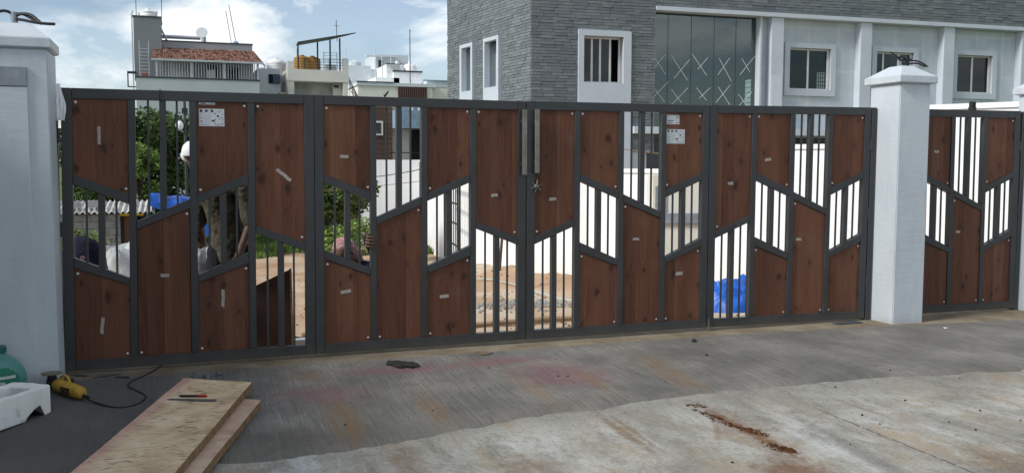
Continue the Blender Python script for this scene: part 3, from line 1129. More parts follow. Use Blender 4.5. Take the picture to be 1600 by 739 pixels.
def sticker(i, x0, x1, z0, z1, rot=0.0, style=0):
    p, _ = panel_at(i, (x0 + x1) / 2, min((z0 + z1) / 2, 2.0))
    ox = LEAVES[i][3][0]
    b = MB()
    b.box(x0 - ox, x1 - ox, -.0180, -.0168, z0, z1, 0)
    w, h = x1 - x0, z1 - z0

    def mark(u0, u1, v0, v1, mi=1):
        X0, X1 = x0 - ox + u0 * w, x0 - ox + u1 * w
        Z1, Z0 = z1 - v0 * h, z1 - v1 * h
        b.add([(X0, -.0184, Z0), (X1, -.0184, Z0), (X1, -.0184, Z1), (X0, -.0184, Z1)], [(0, 1, 2, 3)], mi)
    if style == 0:
        for u in (.04, .25, .47):
            mark(u, u + .085, .05, .20)
            mark(u + .10, u + .13, .10, .14)
            mark(u + .14, u + .165, .24, .28)
        mark(.73, .88, .13, .15, 2)
        mark(.75, .86, .17, .20, 2)
        mark(.71, .79, .36, .47)
        for (u, v) in [(.62, .25), (.90, .28), (.62, .58), (.88, .48), (.91, .60), (.78, .55), (.10, .50), (.07, .67), (.60, .82), (.90, .80)]:
            mark(u, u + .045, v, v + .05)
        mark(.50, .62, .64, .74)
        mark(.10, .16, .76, .80)
        for k in range(5):
            mark(.22, .46, .38 + k * .09, .395 + k * .09, 2)
        for k in range(3):
            mark(.62, .95, .86 + k * .04, .875 + k * .04, 2)
        mark(.03, .40, .90, .92, 2)
    elif style == 1:
        mark(.10, .42, .25, .70)
        mark(.70, .95, .25, .70, 2)
    else:
        mark(.05, .30, .08, .12, 2)
        mark(.28, .66, .34, .38, 2)
        mark(.66, .94, .42, .46, 2)
        mark(.10, .55, .58, .66)
        mark(.10, .48, .80, .87)
        mark(.72, .92, .62, .66, 2)
        mark(.70, .92, .82, .87)
        mark(.74, .95, .10, .30, 2)
    b.build('sticker', ['paper', 'ink', 'ink_soft'], p)


sticker(0, .990, 1.180, 1.862, 1.998, style=0)
sticker(0, .992, 1.112, 2.030, 2.047, style=1)
sticker(2, 5.122, 5.258, 1.945, 2.030, style=2)
sticker(2, 5.126, 5.318, 1.765, 1.898, style=0)

# pull bars, knob, top bolt (parts of the leaves that carry them)


def pull_bar(i, x, z0, z1):
    ox = LEAVES[i][3][0]
    b = MB()
    b.box(x - ox - .022, x - ox + .022, -.082, -.060, z0, z1)
    o = b.build('pull_bar', 'steel', LEAF[i], bev=.004)
    for z in (z0 + .10, z1 - .10):
        s = MB()
        s.tube([(x - ox, -.060, z), (x - ox, -.030, z)], .011, 8)
        s.lathe([(.022, 0), (.022, .006)], n=10)
        s.v[-20:] = [(x - ox + v[0], -.030 - v[2], z + v[1]) for v in s.v[-20:]]
        s.build('bracket', 'steel', o)


pull_bar(1, 3.690, 1.475, 2.045)
pull_bar(2, 3.808, 1.490, 2.050)
ox = LEAVES[2][3][0]
b = MB()
b.lathe([(.020, 0), (.024, .010), (.016, .024), (.006, .030)], n=14)
for k in range(6):
    a = k * math.pi / 3 + .35
    b.tube([(math.cos(a) * .015, math.sin(a) * .015, .012), (math.cos(a) * .056, math.sin(a) * .056, .005)], [.0075, .0045], 6)
o = b.build('knob', 'steel', LEAF[2], smooth=True)
o.rotation_euler = (math.pi / 2, 0, 0)
o.location = (3.815 - ox, -.0310, 1.375)
b = MB()
b.box(8.785 - LEAVES[4][3][0], 8.850 - LEAVES[4][3][0], -.028, .028, 2.153, 2.185)
b.box(8.790 - LEAVES[4][3][0], 8.812 - LEAVES[4][3][0], -.024, .024, 2.185, 2.245)
b.box(8.826 - LEAVES[4][3][0], 8.846 - LEAVES[4][3][0], -.024, .024, 2.185, 2.245)
b.build('top_bolt', 'black_metal', LEAF[4], bev=.004)
# drop bolt under the third joint
b = MB()
b.tube([(5.60 - LEAVES[3][3][0], -.040, .10), (5.60 - LEAVES[3][3][0], -.040, -.026)], .007, 8)
b.build('drop_bolt', 'steel', LEAF[3])


def gate_post(x0, x1, z1, label):
    t = thing('gate_post', label, 'post', ((x0 + x1) / 2, 0, -.03), 0, 'dark steel posts the gates hang on')
    w = (x1 - x0) / 2
    b = MB()
    q = -.026 if label.startswith('dark steel post fixed to the left') else -.012
    b.hexa([(-w + q, -.035, 0), (w + q, -.035, 0), (w + q, .04, 0), (-w + q, .04, 0)], [(-w, -.035, z1 + .03), (w, -.035, z1 + .03), (w, .04, z1 + .03), (-w, .04, z1 + .03)])
    b.build('tube', 'frame', t, bev=.003)
    for z in (.35, 1.05, 1.75):
        h = MB()
        s = 1 if label.startswith('dark steel post fixed to the left') else -1
        h.tube([(s * (w + .004), -.030, z), (s * (w + .004), -.030, z + .11)], .011, 8)
        h.build('hinge', 'frame', t)


gate_post(-.060, -.008, 2.125, 'dark steel post fixed to the left pillar, a white rag hung over its top')
gate_post(7.476, 7.532, 2.150, 'dark steel post between the gate and the right pillar')
gate_post(9.503, 9.552, 2.150, 'dark steel post at the right edge of the second gateway')

# white rag hanging at the top of the left post


def rag():
    v, f = [], []
    nu, nv = 15, 34
    L_ = .33
    for j in range(nv + 1):
        s = j / nv * L_ - .07
        for i2 in range(nu + 1):
            q = i2 / nu - .5
            if s < 0:
                y, z = -.036 - s * 1.0, 2.150 + .006
                y = -.036 + (-s)
            else:
                y, z = -.044, 2.150 - s
            d = max(0, s)
            w = .055 + .075 * min(1, d * 5) * (1 - .75 * max(0, (d - .13) / .13))
            fold = .016 * math.sin(q * 15 + d * 6) * min(1, d * 8) + .012 * nz(q * 4, d * 12)
            x = -.016 + q * w * 1.2 + .02 * d * 2 * (1 if d < .2 else 1)
            v.append((x, y - abs(fold) - .003, z + (.02 * nz(q * 5, 4.4) if j == nv else 0)))
    n = nu + 1
    for j in range(nv):
        for i2 in range(nu):
            f.append((j * n + i2, j * n + i2 + 1, (j + 1) * n + i2 + 1, (j + 1) * n + i2))
    b = MB()
    b.add(v, f)
    o = b.build('rag', 'rag', smooth=True)
    m_ = o.modifiers.new('thick', 'SOLIDIFY')
    m_.thickness = .003
    tag(o, 'crumpled white rag hanging over the top left corner of the gate', 'rag')


rag()
# twisted tie wire on the top rail
b = MB()
b.tube([(.708, -.034, 2.03), (.706, -.036, 2.10), (.712, -.034, 2.136), (.708, 0, 2.138), (.712, .036, 2.12), (.710, .036, 2.04)], .004, 6)
tag(b.build('tie_wire', 'black_cable'), 'short black wire tied over the top rail of the leftmost gate leaf', 'wire')

# ------------------------------------------------------------------ pillars


def pillar(x0, x1, y0, y1, zc, label, left=False, o_=.045):
    t = thing('gate_pillar', label, 'pillar', ((x0 + x1) / 2, (y0 + y1) / 2, -.05), 0, 'white gate pillars')
    hx, hy = (x1 - x0) / 2, (y1 - y0) / 2
    z = zc + .05
    b = MB()
    b.box(-hx, hx, -hy, hy, 0, z)
    b.build('shaft', 'pillar', t, bev=.008, seg=2)
    c = MB()
    c.hexa([(-hx, -hy, z + .001), (hx, -hy, z + .001), (hx, hy, z + .001), (-hx, hy, z + .001)],
           [(-hx - o_, -hy - o_, z + .012), (hx + o_, -hy - o_, z + .012), (hx + o_, hy + o_, z + .012), (-hx - o_, hy + o_, z + .012)])
    c.box(-hx - o_, hx + o_, -hy - o_, hy + o_, z + .012, z + .078)
    k = .12
    c.hexa([(-hx - o_ + .004, -hy - o_ + .004, z + .078), (hx + o_ - .004, -hy - o_ + .004, z + .078), (hx + o_ - .004, hy + o_ - .004, z + .078), (-hx - o_ + .004, hy + o_ - .004, z + .078)],
           [(-hx + k, -hy + k, z + .19), (hx - k, -hy + k, z + .19), (hx - k, hy - k, z + .19), (-hx + k, hy - k, z + .19)])
    c.build('cap', 'pillar', t, bev=.004)
    return t


LP = pillar(-.56, -.018, -.41, .06, 2.365, 'white painted pillar at the left edge with a raised panel on its face', True, .024)
cx, cy = (-.56 - .018) / 2, (-.41 + .06) / 2
b = MB()
b.box(-.50 - cx, -.150 - cx, -.41 - .014 - cy, -.41 - .0005 - cy, .05, 2.10 + .05)
b.build('face_panel', 'pillar', LP, bev=.004)
b = MB()
b.box(-.50 - cx, -.150 - cx, -.41 - .018 - cy, -.41 - .0005 - cy, 2.10 + .052, 2.24 + .05)
b.build('grey_patch', 'patch', LP, bev=.005)
pillar(7.545, 7.925, -.335, .085, 2.370, 'white square pillar between the two gateways, black cables on its cap')
pillar(9.56, 9.94, -.335, .085, 2.330, 'white pillar at the far right edge, only its left side in view')


def cable(paths, label, r=.009):
    t = thing('cable_bundle', label, 'cable', paths[0][0], 0, 'black cables left on the pillar caps')
    o0 = Vector(paths[0][0])
    for p in paths:
        b = MB()
        # smooth the path
        q = [Vector(x) - o0 for x in p]
        for _ in range(2):
            n = [q[0]]
            for i in range(len(q) - 1):
                n += [q[i] * .75 + q[i + 1] * .25, q[i] * .25 + q[i + 1] * .75]
            n.append(q[-1])
            q = n
        b.tube(q, r, 7)
        b.build('cable', 'black_cable', t, smooth=True)
    s = MB()
    s.tube([Vector((0, 0, -.09)), Vector((0, 0, .02))], .024, 10)
    s.build('conduit', 'patch', t)


cz = 2.555
cable([[(-.25, -.17, cz + .07), (-.30, -.18, cz + .10), (-.36, -.18, cz + .085), (-.45, -.18, cz + .10)],
       [(-.25, -.17, cz + .06), (-.20, -.20, cz + .08), (-.13, -.24, cz + .07), (-.08, -.28, cz + .02), (-.06, -.30, cz + .00)],
       [(-.25, -.17, cz + .04), (-.20, -.22, cz + .035), (-.12, -.28, cz + .012), (-.03, -.33, cz - .002), (.03, -.35, cz - .004)],
       [(-.25, -.17, cz + .05), (-.22, -.14, cz + .09), (-.18, -.18, cz + .075), (-.15, -.22, cz + .055), (-.10, -.26, cz + .025)]],
      'black cables curling off the cap of the leftmost pillar', .011)
cz = 2.56
cable([[(7.72, -.12, cz + .07), (7.66, -.14, cz + .10), (7.60, -.16, cz + .12), (7.55, -.17, cz + .13)],
       [(7.72, -.12, cz + .08), (7.78, -.16, cz + .05), (7.84, -.20, cz + .06), (7.90, -.24, cz + .03), (7.93, -.28, cz - .01)],
       [(7.72, -.12, cz + .06), (7.69, -.15, cz + .11), (7.74, -.16, cz + .09), (7.80, -.14, cz + .04)],
       [(7.72, -.12, cz + .04), (7.77, -.18, cz + .02), (7.86, -.21, cz + .035), (7.92, -.26, cz - .01)],
       [(7.68, -.12, cz + .09), (7.72, -.16, cz + .05), (7.76, -.14, cz + .08), (7.82, -.17, cz + .07)]],
      'tangle of black cables on the cap of the pillar between the gateways', .0085)

# boundary wall continued out of frame; unseen wall added to shade the ramp
t = thing('boundary_wall', 'white boundary wall running left from the leftmost pillar', 'wall', (-.58, -.15, -.1))
b = MB()
b.box(-6.0, -.01, -.1, .1, 0, 2.2)
b.build('wall', 'white_wall', t)
b = MB()
b.box(-6.05, -.01, -.13, .13, 2.201, 2.26)
b.build('coping', 'pillar', t)
t = thing('added_shade_wall', 'unseen grey wall added left of the ramp to shade its left end', 'wall', (-1.6, -.4, -.15))
b = MB()
b.box(-.1, .1, -5.2, -.01, 0, 2.7)
b.build('wall', 'patch', t)
b = MB()
b.box(-.14, .14, -5.25, -.01, 2.701, 2.76)
b.build('coping', 'patch', t)

# ------------------------------------------------------------------ foreground things


def board(name, label, cs, z0s, th, mats):
    """a sheet lying on the slope: cs four corners (x, y) counter-clockwise from near left; z0s bottom heights"""
    ox_, oy_ = cs[0]
    v = []
    nx, ny = 14, 90

    def pt(u, w):
        a = (lerp(cs[0][0], cs[1][0], u), lerp(cs[0][1], cs[1][1], u), lerp(z0s[0], z0s[1], u))
        c = (lerp(cs[3][0], cs[2][0], u), lerp(cs[3][1], cs[2][1], u), lerp(z0s[3], z0s[2], u))
        x, y, z = (lerp(a[k], c[k], w) for k in range(3))
        ed = (abs(u - .5) > .499)
        x += (.0025 * nz(w * 9, u * 3 + z0s[0] * 90) + .004 * nz(w * 60, u * 5)) if ed else 0
        if abs(w - .5) > .499:
            y += .010 * nz(u * 7, w + 4)
        return x - ox_, y - oy_, z
    b = MB()
    top = []
    bot = []
    for j in range(ny + 1):
        for i in range(nx + 1):
            x, y, z = pt(i / nx, j / ny)
            z -= z0s[0]
            top.append((x, y, z + th + .003 * nz(x * 4, y * 4)))
            bot.append((x, y, z))
    n = nx + 1
    f = []
    for j in range(ny):
        for i in range(nx):
            f.append((j * n + i, j * n + i + 1, (j + 1) * n + i + 1, (j + 1) * n + i))
    b.add(top, f, 0)
    b.add(bot, [q[::-1] for q in f], 0)
    T = len(top)
    loop = [i for i in range(n)] + [j * n + nx for j in range(1, ny + 1)] + [ny * n + i for i in range(nx - 1, -1, -1)] + [j * n for j in range(ny - 1, 0, -1)]
    for q in range(len(loop)):
        a, c = loop[q], loop[(q + 1) % len(loop)]
        b.f.append((T + a, T + c, c, a))
        b.mi.append(1)
    o = b.build(name, mats, loc=(ox_, oy_, z0s[0]))
    tag(o, label, 'plywood', 'plywood sheets on the ramp')
    return o


def zc4(cs, dz):
    return [zf(y) + dz for x, y in cs]


lowc = [(.30, -3.10), (.70, -3.28), (1.315, -1.345), (.93, -1.13)]
board('plywood_sheet', 'lower plywood sheet, its pinkish edge showing from under the upper one', lowc, zc4(lowc, .004), .050, ['ply_pink', 'ply_edge'])
upc = [(.035, -3.35), (.545, -3.52), (1.276, -1.075), (.827, -.835)]
UPZ = zc4(upc, .060)
board('plywood_sheet', 'upper weathered plywood sheet with a marker and a steel rule on it', upc, UPZ, .048, ['ply', 'ply_edge'])


def ztop(y):
    return zf(y) + .060 + .048 + .004


t = thing('marker_pen', 'marker pen with a red cap lying on the plywood', 'pen', (.795, -1.325, ztop(-1.33)), math.atan2(-.053, .175))
b = MB()
b.tube([(0, 0, .007), (.012, 0, .007), (.118, 0, .007)], [.004, .0075, .0075], 10)
b.build('barrel', 'rubber', t, smooth=True)
b = MB()
b.tube([(.1185, 0, .007), (.175, 0, .007), (.180, 0, .007)], [.0085, .0085, .006], 10)
b.build('cap', 'red', t, smooth=True)
b = MB()
b.box(0, .30, -.024, .024, 0, .0016)
b.prism_xy([(-.0005, -.024), (-.0005, .024), (-.02, .012), (-.03, -.010)], 0, .0016)
o = b.build('steel_rule', simple('rule_steel', (.30, .33, .38), .3, .5, .8, .2, 20), loc=(.745, -1.372, ztop(-1.38) + .001))
o.rotation_euler = (0, 0, math.atan2(-.128, .29))
tag(o, 'thin steel rule beside the marker pen on the plywood', 'ruler')

for k, (x, y, a, lb) in enumerate([(.905, -.425, .4, 'zinc bolt standing head down behind the plywood, leftmost of three'), (1.000, -.505, 2.0, 'small dark bolt, middle of three behind the plywood'), (1.065, -.455, 1.0, 'zinc bolt lying rightmost of three behind the plywood')]):
    t = thing('bolt', lb, 'bolt', (x, y, zf(y) + .001), a, 'loose bolts behind the plywood')
    b = MB()
    if k == 0:
        b.lathe([(.020, 0), (.020, .014)], n=6)
        b.build('head', 'bolt', t)
        b = MB()
        b.lathe([(.010, .0145), (.010, .05)], n=8)
        b.build('shank', 'bolt', t)
    else:
        b.tube([(0, 0, .016), (.014, 0, .016)], .018, 6)
        b.build('head', 'bolt', t)
        b = MB()
        b.tube([(.0145, 0, .016), (.07, 0, .012)], .009, 8)
        b.build('shank', 'bolt', t)

# angle grinder
t = thing('angle_grinder', 'yellow angle grinder lying on the ramp by the left pillar, cord running under the gate', 'grinder', (.050, -.665, zf(-.665)), 0)
t.scale = (1.15, 1.15, 1.2)
dirv = Vector((.20, -.28, 0)).normalized()
side = Vector((-dirv.y, dirv.x, 0))


def along(pts, rs, n=14, flat=1.0):
    b = MB()
    b.tube([dirv * a + side * s + Vector((0, 0, z)) for a, s, z in pts], rs, n)
    return b


along([(-.105, 0, .050), (-.085, 0, .050), (-.02, 0, .048), (.06, 0, .044), (.145, 0, .040), (.175, 0, .038), (.185, 0, .038)], [.030, .039, .041, .039, .038, .034, .024], 16).build('motor_body', 'tool_yellow', t, smooth=True)
b = along([(-.175, 0, .052), (-.165, 0, .052), (-.125, 0, .052), (-.106, 0, .050)], [.020, .032, .036, .030], 14)
hc = dirv * -.150
b.tube([hc + Vector((0, 0, .05)), hc + Vector((0, 0, .102))], [.036, .024], 14)
b.build('gear_head', 'rubber', t, smooth=True)
b = MB()
b.lathe([(.016, .098), (.030, .102), (.036, .1085), (.060, .110), (.061, .115), (.040, .116), (.030, .108), (.012, .110)], c=(hc.x, hc.y, 0), n=28)
b.build('disc', 'disc', t, smooth=True)
b = MB()
ring = []
for k in range(13):
    a = math.pi * k / 12
    ring.append(dirv * (-.055 + .050 * (1 - math.cos(a)) - .02) + side * .012 + Vector((0, 0, .078 + .034 * math.sin(a))))
b.tube(ring, .008, 8)
b.build('handle_loop', 'tool_yellow', t, smooth=True)
b = MB()
for q in (.02, .045, .07, .095):
    c_ = dirv * q - side * .0385 + Vector((0, 0, .044))
    d2 = dirv * .007
    b.hexa([c_ - d2 - side * .004 + Vector((0, 0, -.018)), c_ + d2 - side * .004 + Vector((0, 0, -.018)), c_ + d2 + side * .004 + Vector((0, 0, -.018)), c_ - d2 + side * .004 + Vector((0, 0, -.018))],
           [c_ - d2 - side * .004 + Vector((0, 0, .018)), c_ + d2 - side * .004 + Vector((0, 0, .018)), c_ + d2 + side * .004 + Vector((0, 0, .018)), c_ - d2 + side * .004 + Vector((0, 0, .018))])
b.build('vent', 'rubber', t)
along([(-.14, .03, .052), (-.14, .09, .052), (-.14, .13, .050)], [.014, .016, .012], 10).build('side_handle', 'rubber', t, smooth=True)
pts = [(.185, -.845, .035), (.22, -.90, .016), (.37, -1.075, .006), (.45, -1.10, .006), (.53, -1.045, .006), (.575, -.93, .006), (.575, -.83, .006), (.50, -.68, .006), (.45, -.585, .006), (.44, -.50, .006), (.475, -.41, .007), (.56, -.27, .007), (.63, -.10, .007), (.67, .10, .007)]
q = [Vector(((x - .050) / 1.15, (y + .665) / 1.15, (zf(y) + z - zf(-.665)) / 1.2)) for x, y, z in pts]
for _ in range(2):
    n_ = [q[0]]
    for i in range(len(q) - 1):
        n_ += [q[i] * .75 + q[i + 1] * .25, q[i] * .25 + q[i + 1] * .75]
    q = n_ + [q[-1]]
b = MB()
b.tube(q, .0055, 8)
cord = b.build('cord', 'rubber', t, smooth=True)
b = MB()
b.tube([q[0] - dirv * .03, q[0] + dirv * .02, q[0] + dirv * .05], [.013, .010, .006], 8)
b.build('cord_boot', 'rubber', cord, smooth=True)

# teal water jug
t = thing('water_jug', 'teal ribbed plastic water jug standing against the left pillar', 'jug', (-.375, -.62, zf(-.62)))
t.scale = (1.18, 1.18, 1.2)
prof = [(.02, 0), (.135, .004), (.150, .02)]
for k in range(9):
    z = .03 + k * .017
    r = .156 * math.sqrt(max(.1, 1 - ((z - .085) / .20) ** 2))
    prof += [(r, z), (r - .004, z + .006)]
prof += [(.125, .195), (.100, .222), (.070, .245), (.050, .255), (.047, .262), (.047, .275)]
b = MB()
b.lathe(prof, n=36)
b.build('body', 'jug', t, smooth=True)
b = MB()
b.lathe([(.050, .268), (.053, .270), (.053, .300), (.046, .306), (.01, .306)], n=24)
b.build('cap', simple('teal_cap', (.012, .105, .095), .4, .4), t, smooth=True)
# curved label on the side facing the street
b = MB()
lv, lf = [], []
for j in range(11):
    for i in range(15):
        u, w = i / 14 * 2 - 1, j / 10 * 2 - 1
        a = -math.pi / 2 + .40 + u * .55
        z = .125 + w * .075
        r = .1615 * math.sqrt(max(.1, 1 - ((z - .085) / .20) ** 2)) + .001
        lv.append((r * math.cos(a), r * math.sin(a), z))
for j in range(10):
    for i in range(14):
        u, w = (i + .5) / 14 * 2 - 1, (j + .5) / 10 * 2 - 1
        if u * u + w * w > 1.0:
            continue
        lf.append((j * 15 + i, j * 15 + i + 1, (j + 1) * 15 + i + 1, (j + 1) * 15 + i))
b.add(lv, lf, 0)
for k2, fa in enumerate(lf):
    j, i = fa[0] // 15, fa[0] % 15
    if (j == 6 and 3 < i < 12) or (2 <= j <= 4 and 4 <= i <= 6):
        b.mi[k2] = 1
o = b.build('label', ['label_green', 'label_pale'], t, smooth=True)

# polystyrene packing block with a hollow and a notch at one end
t = thing('foam_block', 'dirty white polystyrene packing block in the left corner', 'foam packing', (.012, -1.05, zf(-1.10) + .002), math.atan2(.37, .25))


def foam():
    # local x runs along the long side towards the far right corner, y to the back left
    bm = bmesh.new()
    L_, Wd, H_ = .66, .30, .185
    outer = [(-L_, -.0), (-.02, -.0), (0, .02), (0, Wd - .02), (-.02, Wd), (-L_, Wd)]
    inner = [(-L_ + .08, .055), (-.14, .055), (-.115, .075), (-.115, Wd - .07), (-.14, Wd - .05), (-L_ + .08, Wd - .05)]
    vo = []
    b = MB()
    n = len(outer)
    # underside arch (notch) on the street side is made by lifting the bottom edge
    def zbot(x):
        if x > -.085:
            return 0.0
        if x > -.125:
            return lerp(.085, .0, 0)
        return max(0.0, .075 - (-.125 - x) * .55)
    seg = []
    for k in range(n):
        a, c = outer[k], outer[(k + 1) % n]
        m_ = 14 if k in (0, 4) else 4
        for q in range(m_):
            seg.append((lerp(a[0], c[0], q / m_), lerp(a[1], c[1], q / m_)))
    ins = []
    for k in range(n):
        a, c = inner[k], inner[(k + 1) % n]
        m_ = 14 if k in (0, 4) else 4
        for q in range(m_):
            ins.append((lerp(a[0], c[0], q / m_), lerp(a[1], c[1], q / m_)))
    N = len(seg)
    vs = []
    for (x, y) in seg:
        vs.append((x, y, zbot(x) if y < .03 else zbot(x) * .5))
    for (x, y) in seg:
        vs.append((x, y, H_ + .006 * nz(x * 9, y * 9)))
    for (x, y) in ins:
        vs.append((x, y, H_ - .004 + .006 * nz(x * 9, y * 9 + 3)))
    for (x, y) in ins:
        vs.append((x * .98 - .004, lerp(y, Wd / 2, .08), .07))
    fs = []
    for k in range(N):
        c = (k + 1) % N
        fs += [(k, c, N + c, N + k), (N + k, N + c, 2 * N + c, 2 * N + k), (2 * N + k, 2 * N + c, 3 * N + c, 3 * N + k)]
    fs.append(tuple(3 * N + k for k in range(N)))
    fs.append(tuple(range(N - 1, -1, -1)))
    b.add(vs, fs)
    o = b.build('block', 'foam', t, bev=.006, seg=2, smooth=True)
    d = MB()
    d.box(-L_ + .10, -.135, .068, Wd - .062, .0705, .078)
    d.build('dirt_fill', 'stone', t)
    return o


foam()
b = MB()
b.lathe([(.10, .075), (.11, .08), (.11, .10), (.08, .118), (.01, .125)], c=(-.38, .15, 0), n=18, sx=1.6, sy=.8)
b.build('packed_lump', simple('dull_green_lump', (.02, .07, .055), .7, .2), t, smooth=True)

# work glove


def remesh(o, vox, smooth_it=4, fac=.5, amp=0.0, fs=20.0):
    m1 = o.modifiers.new('r', 'REMESH')
    m1.mode = 'VOXEL'
    m1.voxel_size = vox
    m1.use_smooth_shade = True
    m2 = o.modifiers.new('s', 'SMOOTH')
    m2.iterations = smooth_it
    m2.factor = fac
    dg = bpy.context.evaluated_depsgraph_get()
    me = bpy.data.meshes.new_from_object(o.evaluated_get(dg))
    o.modifiers.clear()
    if amp:
        for v in me.vertices:
            v.co += v.normal * amp * (mnoise.noise(v.co * fs) + .6 * mnoise.noise(v.co * fs * 2.3))
    me.polygons.foreach_set('use_smooth', [True] * len(me.polygons))
    o.data = me
    return o


def capsules(name, mat, caps, parent=None, vox=.012, it=4, amp=0.0, fs=20.0, loc=(0, 0, 0)):
    """one continuous surface grown round a set of tapered limbs (p, q, r1, r2)"""
    b = MB()
    L0 = Vector(loc)
    for p, q, r1, r2 in caps:
        p, q = Vector(p) - L0, Vector(q) - L0
        d = q - p
        ln = d.length
        d = d.normalized() if ln > 1e-6 else Vector((0, 0, 1))
        pts, rs = [], []
        for k in range(5):
            a = math.pi / 2 * k / 4
            pts.append(p - d * r1 * math.cos(a)); rs.append(max(r1 * math.sin(a), .0006))
        for k in range(5):
            a = math.pi / 2 * k / 4
            pts.append(q + d * r2 * math.sin(a)); rs.append(max(r2 * math.cos(a), .0006))
        if ln < 1e-6:
            pts.pop(4); rs.pop(4)
        b.tube(pts, rs, 12)
    o = b.build(name, mat, parent)
    o.location = L0 if not parent else L0 - Vector(parent.location)
    return remesh(o, vox, it, .5, amp, fs)


gx, gy = 2.47, -.545
gz_ = zf(gy)
gl = []
cd = Vector((.85, -.52, 0)).normalized()
cs_ = Vector((.52, .85, 0)).normalized()
P_ = lambda a, s, z: Vector((gx, gy, gz_)) + cd * a + cs_ * s + Vector((0, 0, z))
gl += [(P_(-.12, .035, .016), P_(-.04, .035, .018), .016, .018), (P_(-.12, -.0, .016), P_(-.04, -.012, .018), .016, .018), (P_(-.12, .018, .02), P_(-.02, .01, .024), .018, .022)]
for k, (s, l, h) in enumerate([(.045, .10, .012), (.018, .125, .012), (-.010, .118, .013), (-.036, .085, .014)]):
    gl += [(P_(-.03, s * .8, .019), P_(.03, s, .018), .017, .014), (P_(.03, s, .018), P_(.03 + l * .45, s * 1.15, h + .006), .014, .013), (P_(.03 + l * .45, s * 1.15, h + .006), P_(.03 + l * .85, s * 1.25 - .01, h), .013, .011)]
gl += [(P_(-.05, -.03, .015), P_(-.02, -.068, .018), .015, .013), (P_(-.02, -.068, .018), P_(.03, -.080, .012), .013, .011)]
o = capsules('work_glove', 'glove', gl, None, .006, 2, .004, 40.0, (gx, gy, gz_))
tag(o, 'dirty dark work glove dropped on the edge of the ramp', 'glove')

# flat scraps, plate, ring, stones
b = MB()
b.box(-.16, .16, -.05, .05, 0, .006)
o = b.build('metal_plate', 'scrap', loc=(7.16, -.13, -.022), bev=.002)
o.rotation_euler = (0, .0, .06)
tag(o, 'flat dark steel plate on the threshold beside the right pillar', 'plate')
for (x, y, sz, a, lb) in [(.09, -.125, .070, .2, 'small grey sheet scrap under the left end of the gate'), (.30, -.21, .115, .9, 'bent grey sheet scrap on the threshold below the leftmost panel'), (.395, -.285, .06, .3, 'narrow grey sheet offcut nearest the grinder cord')]:
    b = MB()
    if sz > .1:
        b.prism_xy([(-.12, -.02), (.0, -.04), (.02, 0), (.10, .01), (.03, .035), (-.02, .02), (-.07, .03)], 0, .004)
    else:
        b.prism_xy([(-sz, -.018), (sz, -.012), (sz * .8, .016), (-sz * .7, .020)], 0, .004)
    o = b.build('sheet_scrap', 'scrap', loc=(x, y, -.022))
    o.rotation_euler = (.02, -.03, a - .8)
    tag(o, lb, 'scrap', 'sheet metal scraps on the threshold')
b = MB()
b.lathe([(.060, .001), (.066, 0), (.068, .006), (.062, .007), (.058, .002), (.01, .0015)], n=24)
tag(b.build('pipe_ring', 'strip', loc=(3.23, -.325, -.026), smooth=True), 'small flat ring set in the threshold below the middle of the gate', 'ring')


def pebble(b, x, y, z, r, seed):
    rnd = random.Random(seed)
    pr_ = []
    for j in range(4):
        a = -math.pi / 2 + math.pi * (j + .5) / 4
        pr_.append((r * math.cos(a), r * .6 * (math.sin(a) + .9)))
    s = MB()
    s.lathe(pr_, (0, 0, 0), 7)
    for vx, vy, vz in s.v:
        k = 1 + rnd.uniform(-.25, .25)
        b.v.append((x + vx * k, y + vy * k, z + vz * k))
    o_ = len(b.v) - len(s.v)
    for f in s.f:
        b.f.append(tuple(o_ + i for i in f))
        b.mi.append(0)


for (x, y, r, lb) in [(5.20, -.44, .027, 'dark stone on the threshold right of the middle of the gate'), (5.03, -.93, .013, 'small dark stone on the ramp below the larger stone'), (3.55, -1.19, .010, 'left one of two tiny stones close together on the pink stain'), (3.62, -1.215, .010, 'right one of two tiny stones close together on the pink stain')]:
    b = MB()
    pebble(b, 0, 0, 0, r, int(x * 100))
    o = b.build('stone', 'stone', loc=(x, y, zf(y) + .001))
    tag(o, lb, 'stone', 'stones on the ramp')
b = MB()
rr = random.Random(5)
for k in range(70):
    x, y = rr.uniform(1.6, 9), rr.uniform(-5.5, -.5)
    if rr.random() < .5:
        x, y = rr.uniform(4.5, 9), rr.uniform(-4.2, -2.0)
    pebble(b, x, y, zf(y) + (.0 if y > -2.0 else -.010), rr.uniform(.003, .009), k)
o = b.build('debris', 'stone')
kind(o, 'stuff')
tag(o, 'dark crumbs scattered over the ramp and slab', 'debris')
b = MB()
for k in range(1500):
    y = -2.10 - 1.15 * rr.random() ** .8
    x = 4.22 + .025 * math.sin(y * 6) + .03 * nz(y * 5, 3.1) + rr.gauss(0, .034)
    if nz(x * 9, y * 5, 3) < .04:
        continue
    r = .0022 + .0085 * rr.random() ** 3
    n0 = len(b.v)
    z0 = zf(y) - .012
    pebble(b, 0, 0, 0, r, 900 + k)
    ang = rr.uniform(0, 6.3)
    sx_, sy_ = rr.uniform(.7, 1.9), rr.uniform(.7, 1.3)
    for q in range(n0, len(b.v)):
        vx, vy, vz = b.v[q]
        vx, vy = vx * sx_, vy * sy_
        b.v[q] = (x + vx * math.cos(ang) - vy * math.sin(ang), y + vx * math.sin(ang) + vy * math.cos(ang), z0 + .001 + vz * .40)
o = b.build('rust_crumbs', 'rust')
kind(o, 'stuff')
tag(o, 'line of rusty soil crumbs across the pale slab', 'soil')
